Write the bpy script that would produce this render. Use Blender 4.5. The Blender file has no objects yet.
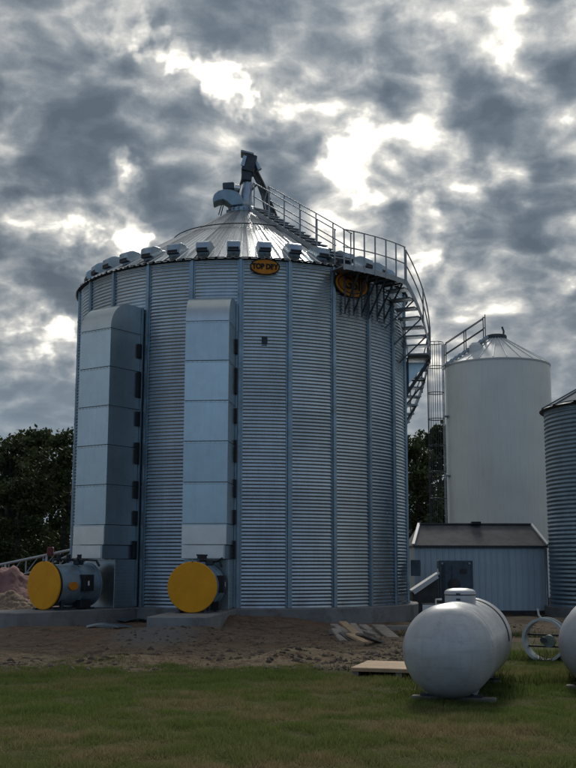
import bpy, bmesh, math, random
import numpy as np
from mathutils import Vector, Matrix

random.seed(7); RNG = np.random.default_rng(7)
PI = math.pi; R_ = math.radians
SC = bpy.context.scene
COL = SC.collection

# ------------------------------------------------------------------ camera
EYE = 1.55; F = 1090.0; PITCH = 0.16115; ROLL = 0.0025
cam_d = bpy.data.cameras.new('camera'); cam = bpy.data.objects.new('camera', cam_d); COL.objects.link(cam)
cam_d.sensor_fit = 'VERTICAL'; cam_d.sensor_height = 24.0; cam_d.lens = F / 768 * 24.0
cam_d.clip_start = 0.1; cam_d.clip_end = 5000
cam.location = (0, 0, EYE)
cam.rotation_euler = (Matrix.Rotation(PI/2 + PITCH, 3, 'X') @ Matrix.Rotation(ROLL, 3, 'Z')).to_euler()
SC.camera = cam

def ray(px, py):
    u = (px - 288) / F; v = (384 - py) / F
    return Vector((u, math.cos(PITCH) - v*math.sin(PITCH), math.sin(PITCH) + v*math.cos(PITCH)))
def at(px, py, Y):                      # point on the pixel's ray at ground distance Y
    d = ray(px, py); return Vector((d.x/d.y*Y, Y, EYE + d.z/d.y*Y))
def gp(px, py, z=0.0):                  # where the pixel's ray meets height z
    d = ray(px, py); t = (z - EYE)/d.z; return Vector((d.x*t, d.y*t, z))

# ------------------------------------------------------------------ sky and sun
SUN_AZ = R_(6); SUN_EL = R_(36)         # azimuth from +Y towards +X
SUN = Vector((math.sin(SUN_AZ)*math.cos(SUN_EL), math.cos(SUN_AZ)*math.cos(SUN_EL), math.sin(SUN_EL)))
W = bpy.data.worlds.new('World'); SC.world = W; W.use_nodes = True

class NT:
    def __init__(s, tree): s.t = tree; tree.nodes.clear()
    def n(s, typ, **kw):
        nd = s.t.nodes.new(typ)
        for k, v in kw.items(): setattr(nd, k, v)
        return nd
    def put(s, sock, v):
        if isinstance(v, bpy.types.NodeSocket): s.t.links.new(v, sock)
        elif v is not None:
            if isinstance(v, (tuple, list, Vector)):
                v = tuple(v)
                if len(sock.default_value) == 4 and len(v) == 3: v = v + (1,)
            sock.default_value = v
    def math(s, op, a, b=None, c=None, clamp=False):
        nd = s.n('ShaderNodeMath', operation=op, use_clamp=clamp)
        for i, v in enumerate((a, b, c)):
            if v is not None: s.put(nd.inputs[i], v)
        return nd.outputs[0]
    def vmath(s, op, a, b=None, scale=None):
        nd = s.n('ShaderNodeVectorMath', operation=op)
        s.put(nd.inputs[0], a)
        if b is not None: s.put(nd.inputs[1], b)
        if scale is not None: s.put(nd.inputs['Scale'], scale)
        return nd.outputs['Value'] if op in ('DOT_PRODUCT', 'LENGTH') else nd.outputs[0]
    def noise(s, vec, scale, detail=4, rough=.5, w=0.0, dist=0.0, color=False):
        nd = s.n('ShaderNodeTexNoise'); s.put(nd.inputs['Vector'], vec)
        nd.inputs['Scale'].default_value = scale; nd.inputs['Detail'].default_value = detail
        nd.inputs['Roughness'].default_value = rough; nd.inputs['Distortion'].default_value = dist
        return nd.outputs['Color' if color else 'Fac']
    def ramp(s, fac, stops, interp='LINEAR'):
        nd = s.n('ShaderNodeValToRGB'); cr = nd.color_ramp; cr.interpolation = interp
        while len(cr.elements) < len(stops): cr.elements.new(.5)
        for e, (p, c) in zip(cr.elements, stops):
            e.position = p; e.color = tuple(c) + (1,) if len(c) == 3 else c
        s.put(nd.inputs[0], fac); return nd.outputs[0]
    def mix(s, fac, a, b, blend='MIX'):
        nd = s.n('ShaderNodeMix', data_type='RGBA', blend_type=blend)
        s.put(nd.inputs[0], fac); s.put(nd.inputs[6], a); s.put(nd.inputs[7], b)
        return nd.outputs[2]
    def maprange(s, v, a, b, c=0., d=1., smooth=False):
        nd = s.n('ShaderNodeMapRange', interpolation_type='SMOOTHSTEP' if smooth else 'LINEAR')
        for i, x in enumerate((v, a, b, c, d)): s.put(nd.inputs[i], x)
        return nd.outputs[0]

g = NT(W.node_tree)
tc = g.n('ShaderNodeTexCoord').outputs['Generated']
D = g.vmath('NORMALIZE', tc)
xyz = g.n('ShaderNodeSeparateXYZ'); g.put(xyz.inputs[0], D)
X, Yv, Z = xyz.outputs
zc = g.math('ADD', g.math('MAXIMUM', Z, 0.0), 0.36)
comb = g.n('ShaderNodeCombineXYZ'); g.put(comb.inputs[0], g.math('DIVIDE', X, zc)); g.put(comb.inputs[1], g.math('DIVIDE', Yv, zc))
P = comb.outputs[0]                                  # where the view direction meets the cloud deck
warp = g.vmath('SUBTRACT', g.noise(P, 9.0, 2, .5, color=True), (.5, .5, .5))
Pw = g.vmath('ADD', P, g.vmath('SCALE', warp, scale=.055))
n1 = g.noise(Pw, 5.5, 3, .5)
n2 = g.noise(Pw, 10.5, 6, .54)
vor = g.n('ShaderNodeTexVoronoi', voronoi_dimensions='2D', feature='SMOOTH_F1'); vor.inputs['Scale'].default_value = 12.0; vor.inputs['Smoothness'].default_value = .35
vor.inputs['Detail'].default_value = 1.0; vor.inputs['Roughness'].default_value = .5; g.put(vor.inputs['Vector'], g.vmath('ADD', Pw, g.vmath('SCALE', warp, scale=.05)))
puff = vor.outputs['Distance']                        # rounded puffs with thin gaps between them
n3 = g.noise(Pw, 38.0, 4, .60)
base = g.math('ADD', g.math('ADD', g.math('MULTIPLY_ADD', n1, .9, -.45), g.math('MULTIPLY_ADD', n2, 1.5, -.75)), g.math('MULTIPLY_ADD', n3, .30, .38))
base = g.math('ADD', base, g.math('MULTIPLY_ADD', puff, .50, -.285))
# breaks and thick patches of the deck: (pixel, angular radius in pixels, how open)
warpD = g.vmath('SUBTRACT', g.noise(D, 16.0, 4, .62, color=True), (.5, .5, .5))
Dw = g.vmath('NORMALIZE', g.vmath('ADD', D, g.vmath('SCALE', warpD, scale=.11)))
BREAKS = [(366,166,32,.38),(338,170,22,.28),(408,190,26,.25),(432,212,18,.15),
 (233,68,19,.42),(240,94,16,.40),(262,106,12,.25),(163,58,10,.28),(190,70,10,.30),
 (128,8,26,.34),(146,32,12,.25),(112,164,12,.30),(124,184,12,.30),(124,236,15,.34),(134,248,9,.25),
 (46,232,30,.34),(22,214,18,.18),(70,240,14,.2),(30,338,34,.40),(66,344,24,.38),(8,352,20,.2),(52,330,22,.2),
 (314,98,20,.20),(292,104,12,.2),(352,72,14,.16),(475,20,36,.14),(494,62,24,.14),(540,16,44,.10),(440,6,26,.10),(420,112,22,.14),
 (505,192,22,.16),(520,170,20,.15),(478,172,18,.14),(424,246,20,.2),(472,272,16,.15),(560,292,18,.2),
 (440,315,30,.12),(480,340,40,.12),(412,270,16,.15),
 (60,60,70,-.10),(20,90,60,-.10),(210,150,52,-.18),(170,110,40,-.14),(300,60,34,-.14),(402,58,32,-.2),(472,112,30,-.2),(545,98,34,-.16),
 (30,290,60,-.2),(90,150,40,-.12),(20,160,50,-.14),(280,180,34,-.14),(525,250,60,-.18),(450,180,14,-.12),(452,250,22,-.12),(30,405,70,-.22),(560,340,50,-.1),(80,300,30,-.16),(180,200,40,-.14)]
acc = None
for (bx, by, br, bs) in BREAKS:
    d = ray(bx, by).normalized(); rho = br / F
    dot = g.vmath('DOT_PRODUCT', Dw, d)
    val = g.maprange(dot, math.cos(rho*1.75), 1.0, 0.0, bs, smooth=True)
    acc = val if acc is None else g.math('ADD', acc, val)
sund = g.math('MAXIMUM', g.vmath('DOT_PRODUCT', D, SUN), 0.0)
glow = g.math('POWER', sund, 3.6)
t = g.math('ADD', g.math('ADD', base, g.math('MULTIPLY', acc, .8)), g.math('MULTIPLY', glow, .10))
# the deck breaks up away from the sun, where the evening sky is blue
anti = g.vmath('DOT_PRODUCT', D, Vector((SUN.x, SUN.y, 0)).normalized())
clear = g.maprange(anti, .30, -.60, 0, 1, smooth=True)
t = g.math('MULTIPLY_ADD', clear, .62, t)
# thick cloud is grey blue underneath, thin cloud lets the light through
cloud = g.ramp(g.math('MULTIPLY', t, .8), [(.08, (.078,.100,.126)), (.27, (.108,.134,.162)), (.40, (.160,.186,.212)), (.54, (.265,.283,.296)), (.68, (.46,.458,.440)), (.86, (.82,.78,.69))])
cloud = g.vmath('SCALE', cloud, scale=g.math('MULTIPLY_ADD', glow, 4.4, 6.2))
sky = g.n('ShaderNodeTexSky', sky_type='NISHITA'); sky.sun_disc = False
sky.sun_elevation = SUN_EL; sky.sun_rotation = SUN_AZ; sky.air_density = 1.0; sky.dust_density = .4; sky.ozone_density = 2.0
gap = g.mix(g.math('MULTIPLY', glow, 1.6, clamp=True), g.vmath('SCALE', sky.outputs[0], scale=.6), (10.5, 10.1, 9.1))
opening = g.maprange(t, .84, 1.20, 0, 1, smooth=True)
colr = g.mix(opening, cloud, gap)
# distant rain haze towards the horizon, all round
low = g.maprange(Z, 0.04, 0.28, 1, 0, smooth=True)
colr = g.mix(g.math('MULTIPLY', g.math('MULTIPLY', low, .84), g.math('MULTIPLY_ADD', clear, .25, 1.0)), colr, g.mix(clear, g.mix(g.maprange(glow, .5, .8, 0, 1), (1.5, 1.95, 2.4), (2.7, 2.75, 2.85)), (1.05, 1.85, 2.9)))
bg = g.n('ShaderNodeBackground'); g.put(bg.inputs[0], colr); bg.inputs[1].default_value = 0.1
wo = g.n('ShaderNodeOutputWorld'); g.t.links.new(bg.outputs[0], wo.inputs[0])
W.cycles.sampling_method = 'MANUAL'; W.cycles.sample_map_resolution = 512

sl = bpy.data.lights.new('sun', 'SUN'); sl.energy = 1.4; sl.angle = R_(14); sl.color = (1, .95, .86)
so = bpy.data.objects.new('sun', sl); COL.objects.link(so)
so.rotation_euler = SUN.to_track_quat('Z', 'Y').to_euler(); so.location = (0, 0, 40)

SC.view_settings.view_transform = 'Standard'; SC.view_settings.look = 'None'
SC.view_settings.exposure = 0.58; SC.view_settings.gamma = 1.0; SC.view_settings.use_curve_mapping = False

# ------------------------------------------------------------------ materials
MATS = {}
def pmat(name, col, rough=.6, metal=0.0, var=.12, vscale=3.0, bump=0.0, bscale=30.0, col2=None, streak=0.0,
         rvar=0.0, spec=None, objvar=0.0, detail=6, stain=None, coat=0.0, rings=0, scuff=0):
    m = bpy.data.materials.new(name); m.use_nodes = True; MATS[name] = m
    t = NT(m.node_tree)
    o = t.n('ShaderNodeOutputMaterial'); b = t.n('ShaderNodeBsdfPrincipled'); t.t.links.new(b.outputs[0], o.inputs[0])
    co = t.n('ShaderNodeTexCoord').outputs['Object']
    n = t.noise(co, vscale, detail, .6)
    c2 = col2 or tuple(max(0, c*(1-var*2)) for c in col)
    c1 = col if col2 else tuple(min(1, c*(1+var)) for c in col)
    c = t.mix(t.maprange(n, .3, .7), c2, c1)
    if streak:
        mp = t.n('ShaderNodeMapping'); t.put(mp.inputs[0], co); mp.inputs['Scale'].default_value = (7, 7, .35)
        s = t.noise(mp.outputs[0], 1.6, 6, .65)
        c = t.mix(t.maprange(s, .45, .75, 0, streak), c, tuple(x*.45 for x in col))
    if stain:
        s2 = t.noise(co, stain[2], 8, .7)
        c = t.mix(t.maprange(s2, stain[3], stain[3]+.16, 0, stain[1], smooth=True), c, stain[0])
    if scuff:        # scuffs and grime running round the tank
        mp = t.n('ShaderNodeMapping'); t.put(mp.inputs[0], co); mp.inputs['Scale'].default_value = (1.2, 1.2, 16)
        s3 = t.noise(mp.outputs[0], 1.5, 7, .7); c = t.mix(t.maprange(s3, .52, .70, 0, scuff), c, (.27,.27,.275))
    if rings:
        sz_ = t.n('ShaderNodeSeparateXYZ'); t.put(sz_.inputs[0], co)
        wn = t.n('ShaderNodeTexWhiteNoise', noise_dimensions='2D'); cb_ = t.n('ShaderNodeCombineXYZ')
        t.put(cb_.inputs[0], t.math('FLOOR', t.math('DIVIDE', sz_.outputs[2], rings))); t.put(cb_.inputs[1], t.math('MULTIPLY', t.n('ShaderNodeObjectInfo').outputs['Random'], 97.0))
        t.put(wn.inputs['Vector'], cb_.outputs[0]); c = t.vmath('SCALE', c, scale=t.maprange(wn.outputs[0], 0, 1, .90, 1.10))
        # mud splashed up from the ground
        c = t.mix(t.math('MULTIPLY', t.maprange(sz_.outputs[2], .9, .0, 0, .5), t.maprange(n, .4, .6)), c, (.20,.17,.14))
    if objvar:
        oi = t.n('ShaderNodeObjectInfo').outputs['Random']
        c = t.vmath('SCALE', c, scale=t.maprange(oi, 0, 1, 1-objvar, 1+objvar))
    t.put(b.inputs['Base Color'], c)
    b.inputs['Metallic'].default_value = metal
    if rvar: t.put(b.inputs['Roughness'], t.maprange(t.noise(co, vscale*2.3, 5, .6), .3, .7, max(.05, rough-rvar), min(1, rough+rvar)))
    else: b.inputs['Roughness'].default_value = rough
    if spec is not None: b.inputs['Specular IOR Level'].default_value = spec
    if coat: b.inputs['Coat Weight'].default_value = coat
    if bump:
        bp = t.n('ShaderNodeBump'); bp.inputs['Strength'].default_value = bump; bp.inputs['Distance'].default_value = .02
        t.put(bp.inputs['Height'], t.noise(co, bscale, 6, .65)); t.t.links.new(bp.outputs[0], b.inputs['Normal'])
    return m

pmat('galv_wall', (.43,.52,.59), .30, .95, .08, 1.3, 0, 9, streak=.20, rvar=.06, objvar=.08, rings=1.118)
pmat('galv_stiff', (.29,.37,.42), .42, .9, .12, 2.0, streak=.2, rvar=.08, objvar=.05)
pmat('galv_roof', (.66,.68,.69), .30, .95, .06, 2.2, streak=.10, rvar=.05, objvar=.22)
pmat('galv_duct', (.49,.56,.59), .30, .9, .04, 2.6, .05, 1.6, rvar=.03, objvar=.09, streak=.14)
pmat('galv_duct_sheen', (.84,.85,.81), .5, .35, .06, 1.8, .05, 3, rvar=.05)  # paler copy of the duct metal, brighter reflection put into the colour
pmat('galv_vent', (.36,.45,.53), .40, .88, .08, 3, rvar=.08, objvar=.06)
pmat('galv_rail', (.36,.39,.42), .50, .85, .12, 5, rvar=.08)
pmat('dark_steel', (.07,.08,.09), .5, .6, .2, 4, rvar=.1)
pmat('black', (.015,.016,.018), .6, 0, .2, 8)
pmat('seam', (.05,.06,.07), .6, .3, .1, 8)
pmat('orange', (.80,.345,.010), .45, 0, .06, 2.5, .03, 20, stain=((.42,.19,.03), .5, 2.8, .58), spec=.25)
pmat('sign_orange', (.62,.22,.02), .5, 0, .12, 6, spec=.2)
pmat('sign_brown', (.42,.16,.015), .6, 0, .12, 6, spec=.2)
pmat('sign_dark', (.02,.017,.015), .5, 0, .1, 6, spec=.2)
pmat('heater_blue', (.30,.40,.47), .42, .55, .12, 3, rvar=.1)
pmat('white_tank', (.47,.485,.505), .36, .1, .10, 2.6, .10, 5, stain=((.25,.24,.23), .6, 4.5, .585), rvar=.10, streak=.26, scuff=.45)
pmat('white_bin', (.70,.73,.67), .38, 0, .05, .5, streak=.16, rvar=.05)
pmat('white_bin_roof', (.66,.68,.67), .40, .1, .07, .8, streak=.1)
pmat('shed_siding', (.54,.64,.70), .45, .1, .05, 1.0, objvar=.05, streak=.10)
pmat('shed_roof', (.15,.148,.155), .85, 0, .2, 2.2, .2, 25)
pmat('shed_trim', (.74,.74,.74), .5, 0, .05, 2)
pmat('dark_box', (.075,.10,.125), .5, .4, .2, 3)
pmat('brown_panel', (.055,.05,.048), .7, 0, .3, 3)
pmat('wood_gray', (.30,.27,.235), .85, 0, .2, 4, .4, 40, objvar=.3)
pmat('wood_new', (.42,.29,.175), .8, 0, .12, 4, .25, 40, objvar=.1)
pmat('concrete', (.23,.235,.235), .88, 0, .13, 1.4, .35, 18, stain=((.11,.10,.09), .6, 1.6, .5))
pmat('bin_far', (.22,.30,.37), .42, .85, .1, 1.2, streak=.25, objvar=.05)
pmat('bin_roof', (.10,.13,.16), .9, 0, .1, 1.2)
pmat('bark', (.05,.042,.035), .9, 0, .3, 4, .6, 20)
pmat('dirt_heap', (.30,.17,.165), .95, 0, .2, 1.2, .6, 12, col2=(.20,.11,.11))
pmat('sand', (.27,.20,.145), .95, 0, .2, 1.4, .6, 14)
pmat('red_paint', (.12,.018,.02), .5, 0, .1, 4)
pmat('fan_white', (.40,.45,.46), .45, .2, .12, 5, stain=((.22,.2,.18), .6, 5, .55))
pmat('motor_green', (.16,.22,.20), .5, .3, .2, 6)
pmat('stone', (.19,.185,.18), .9, 0, .25, 6, .4, 30, objvar=.2)
pmat('clod', (.13,.10,.077), .95, 0, .3, 5, .5, 30)
pmat('straw', (.30,.24,.14), .9, 0, .3, 6)

def leaf_mat(name, a, b, trans=.25):
    m = bpy.data.materials.new(name); m.use_nodes = True; MATS[name] = m
    t = NT(m.node_tree); o = t.n('ShaderNodeOutputMaterial')
    bs = t.n('ShaderNodeBsdfPrincipled'); tr = t.n('ShaderNodeBsdfTranslucent'); mx = t.n('ShaderNodeMixShader')
    rnd = t.n('ShaderNodeNewGeometry').outputs['Random Per Island']
    c = t.mix(rnd, a, b)
    t.put(bs.inputs['Base Color'], c); bs.inputs['Roughness'].default_value = .6; bs.inputs['Specular IOR Level'].default_value = .25
    t.put(tr.inputs[0], c); mx.inputs[0].default_value = trans
    t.t.links.new(bs.outputs[0], mx.inputs[1]); t.t.links.new(tr.outputs[0], mx.inputs[2]); t.t.links.new(mx.outputs[0], o.inputs[0])
leaf_mat('leaf', (.02,.032,.012), (.075,.09,.032))
leaf_mat('weed', (.03,.05,.015), (.09,.11,.035))

# grass blades: colour follows patches of the lawn
m = bpy.data.materials.new('grass'); m.use_nodes = True; MATS['grass'] = m
t = NT(m.node_tree); o = t.n('ShaderNodeOutputMaterial'); bs = t.n('ShaderNodeBsdfPrincipled'); t.t.links.new(bs.outputs[0], o.inputs[0])
co = t.n('ShaderNodeTexCoord').outputs['Object']
rnd = t.n('ShaderNodeNewGeometry').outputs['Random Per Island']
gr = t.mix(rnd, (.08,.122,.028), (.19,.24,.066))
br = t.mix(rnd, (.20,.15,.075), (.37,.30,.165))
pm = t.math('ADD', t.maprange(t.noise(co, .55, 6, .65), .46, .60, 0, 1, smooth=True), t.maprange(t.noise(co, 2.4, 5, .6), .54, .66, 0, .5))
# the mown strip close to the camera is drier
sep = t.n('ShaderNodeSeparateXYZ'); t.put(sep.inputs[0], co)
dry = t.maprange(sep.outputs[1], 9.0, 14.5, .20, -.22)
gc = t.mix(t.math('ADD', t.math('MULTIPLY', pm, .75), dry, clamp=True), gr, br)
t.put(bs.inputs['Base Color'], gc)
trn = t.n('ShaderNodeBsdfTranslucent'); t.put(trn.inputs[0], gc); mxs = t.n('ShaderNodeMixShader'); mxs.inputs[0].default_value = .35
t.t.links.new(bs.outputs[0], mxs.inputs[1]); t.t.links.new(trn.outputs[0], mxs.inputs[2]); t.t.links.new(mxs.outputs[0], o.inputs[0])
bs.inputs['Roughness'].default_value = .7; bs.inputs['Specular IOR Level'].default_value = .15

# ------------------------------------------------------------------ mesh helpers
class MB:
    def __init__(s): s.v = []; s.f = []; s.n = 0
    def add(s, V, Fc):
        V = np.asarray(V, float).reshape(-1, 3); s.v.append(V); k = s.n
        s.f += [tuple(i + k for i in q) for q in Fc]; s.n += len(V); return s
    def box(s, c, size, rot=None):
        h = np.array(size)/2.0
        V = np.array([[x, y, z] for x in (-1, 1) for y in (-1, 1) for z in (-1, 1)], float)*h
        if rot is not None: V = V @ np.array(rot).T
        return s.add(V + np.array(c), [(0,1,3,2),(4,6,7,5),(0,4,5,1),(2,3,7,6),(0,2,6,4),(1,5,7,3)])
    def bar(s, a, b, w, h=None, up=(0, 0, 1)):
        a = Vector(a); b = Vector(b); h = h or w; d = (b-a); L = d.length; d.normalize()
        u = Vector(up); sd = d.cross(u)
        if sd.length < 1e-4: sd = d.cross(Vector((1, 0, 0)))
        sd.normalize(); u = sd.cross(d)
        M = np.array([sd, d, u]).T
        return s.box((a+b)/2, (w, L, h), M)
    def tube(s, pts, r, n=8, closed=False, caps=True):
        pts = [Vector(p) for p in pts]; N = len(pts); V = []
        rr = r if isinstance(r, (list, tuple)) else [r]*N
        prev = None
        for i, p in enumerate(pts):
            if closed: d = pts[(i+1) % N] - pts[i-1]
            else: d = pts[min(i+1, N-1)] - pts[max(i-1, 0)]
            d.normalize()
            a = prev - d*prev.dot(d) if prev is not None else d.orthogonal()
            if a.length < 1e-5: a = d.orthogonal()
            a.normalize(); prev = a; b = d.cross(a)
            for k in range(n):
                w = 2*PI*k/n; V.append(p + (a*math.cos(w) + b*math.sin(w))*rr[i])
        Fc = []
        for i in range(N if closed else N-1):
            j = (i+1) % N
            for k in range(n):
                l = (k+1) % n; Fc.append((i*n+k, i*n+l, j*n+l, j*n+k))
        if caps and not closed: Fc += [tuple(range(n))[::-1], tuple((N-1)*n + k for k in range(n))]
        return s.add(V, Fc)
    def lathe(s, prof, n=48, axis='Z', a0=0, a1=2*PI):
        full = abs(a1-a0-2*PI) < 1e-6; m_ = n if full else n+1; V = []
        for i in range(m_):
            w = a0 + (a1-a0)*i/n; c, sn = math.cos(w), math.sin(w)
            for r, z in prof:
                V.append((r*c, r*sn, z) if axis == 'Z' else (r*c, z, r*sn))
        k = len(prof); Fc = []
        for i in range(n):
            j = (i+1) % m_
            for q in range(k-1):
                f = (i*k+q, j*k+q, j*k+q+1, i*k+q+1)
                Fc.append(f if axis == 'Z' else f[::-1])
        return s.add(V, Fc)
    def prism(s, poly, d, M=None, o=(0, 0, 0)):     # poly in local (x,z), thickness d along y
        n = len(poly)
        V = np.array([[x, -d/2, z] for x, z in poly] + [[x, d/2, z] for x, z in poly])
        if M is not None: V = V @ np.array(M).T
        return s.add(V + np.array(o), [tuple(range(n)), tuple(range(2*n-1, n-1, -1))] + [(i, i+n, (i+1) % n + n, (i+1) % n) for i in range(n)])
    def mesh(s, name, mat, smooth=True, bevel=0, angle=35):
        me = bpy.data.meshes.new(name)
        me.from_pydata(np.concatenate(s.v).tolist(), [], s.f)
        bm = bmesh.new(); bm.from_mesh(me)
        bmesh.ops.recalc_face_normals(bm, faces=bm.faces)
        if bevel:
            ed = [e for e in bm.edges if len(e.link_faces) == 2 and e.calc_face_angle(0) > .5]
            bmesh.ops.bevel(bm, geom=ed, offset=bevel, segments=1, affect='EDGES', clamp_overlap=True)
        bm.to_mesh(me); bm.free()
        if smooth:
            me.polygons.foreach_set('use_smooth', [True]*len(me.polygons)); me.set_sharp_from_angle(angle=R_(angle))
        me.materials.append(MATS[mat]); return me
    def obj(s, name, mat, parent=None, **kw):
        return link(name, s.mesh(name, mat, **kw), parent)

def link(name, me, parent=None):
    ob = bpy.data.objects.new(name, me); COL.objects.link(ob)
    if parent is not None: ob.parent = parent
    return ob
def tag(o, label=None, cat=None, group=None, kind=None):
    for k, v in (('label', label), ('category', cat), ('group', group), ('kind', kind)):
        if v: o[k] = v
    return o
def thing(name, label, cat, loc=(0, 0, 0), rz=0, group=None):
    o = bpy.data.objects.new(name, None); COL.objects.link(o); o.empty_display_size = .2
    o.location = loc; o.rotation_euler = (0, 0, rz); return tag(o, label, cat, group)
def copy_tree(o, parent=None):
    c = o.copy(); COL.objects.link(c); c.parent = parent
    for ch in list(o.children): copy_tree(ch, c)
    return c
def fastmesh(name, V, Fq, mat):                      # numpy arrays straight to a mesh (all faces same size)
    me = bpy.data.meshes.new(name); k = Fq.shape[1]
    me.vertices.add(len(V)); me.vertices.foreach_set('co', V.astype(np.float32).ravel())
    me.loops.add(Fq.size); me.loops.foreach_set('vertex_index', Fq.astype(np.int32).ravel())
    me.polygons.add(len(Fq)); me.polygons.foreach_set('loop_start', np.arange(0, Fq.size, k, dtype=np.int32))
    me.update(calc_edges=True); me.materials.append(MATS[mat]); return me
def text_mesh(txt, size, mat, depth=.004, offset=0.0, xscale=1.0):
    cu = bpy.data.curves.new('lettering', 'FONT'); cu.body = txt; cu.size = size; cu.extrude = depth; cu.offset = offset
    cu.align_x = 'CENTER'; cu.align_y = 'CENTER'
    ob = bpy.data.objects.new('tmp', cu); COL.objects.link(ob)
    dg = bpy.context.evaluated_depsgraph_get(); me = bpy.data.meshes.new_from_object(ob.evaluated_get(dg))
    bpy.data.objects.remove(ob); me.transform(Matrix.Diagonal((xscale, 1, 1, 1))); me.materials.clear(); me.materials.append(MATS[mat])
    return me

# smooth random height field shared by the ground and what lies on it
_k = [(RNG.normal(size=2)*s, RNG.uniform(0, 6.28), a) for s, a, c in ((.25,.05,4),(.8,.028,6),(2.2,.014,8),(5,.006,8)) for _ in range(c)]
def sst(x, a, b):
    u = np.clip((x-a)/(b-a), 0, 1); return u*u*(3-2*u)
def bump_(x, y): return sum(a*np.sin(x*k[0] + y*k[1] + p) for k, p, a in _k)
BC = Vector((36.375*math.sin(-.0424), 36.375*math.cos(-.0424), 0)); BROT = .0424
def ground_z(x, y):
    x = np.asarray(x, float); y = np.asarray(y, float)
    dirt = sst(y, 16.0, 19.5) * (1 - sst(y, 60, 80)) * (1 - .8*sst(x, 2.5, 4.5)*(1-sst(y, 20, 25)))
    z = -.18*sst(y, 19, 27) + bump_(x, y)*(.16 + .75*dirt)
    z = z + .16*np.exp(-((y-18.2 - .6*np.sin(x*.9) - .3*np.sin(x*2.7))/.45)**2)*(.6+.4*np.sin(x*2.3+1)) * (1-sst(x, 1.5, 3.0))
    z = z + .30*np.exp(-(((x+1.2)/1.3)**2 + ((y-29.6)/1.3)**2)) + .22*np.exp(-(((x+5.3)/1.6)**2 + ((y-27.0)/1.0)**2))
    z = z + .24*np.exp(-(((x+2.8)/1.5)**2 + ((y-25.4)/1.6)**2))
    rb = np.hypot(x-BC.x, y-BC.y)
    return z - (1-sst(rb, 4.6, 5.5))*.3

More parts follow.
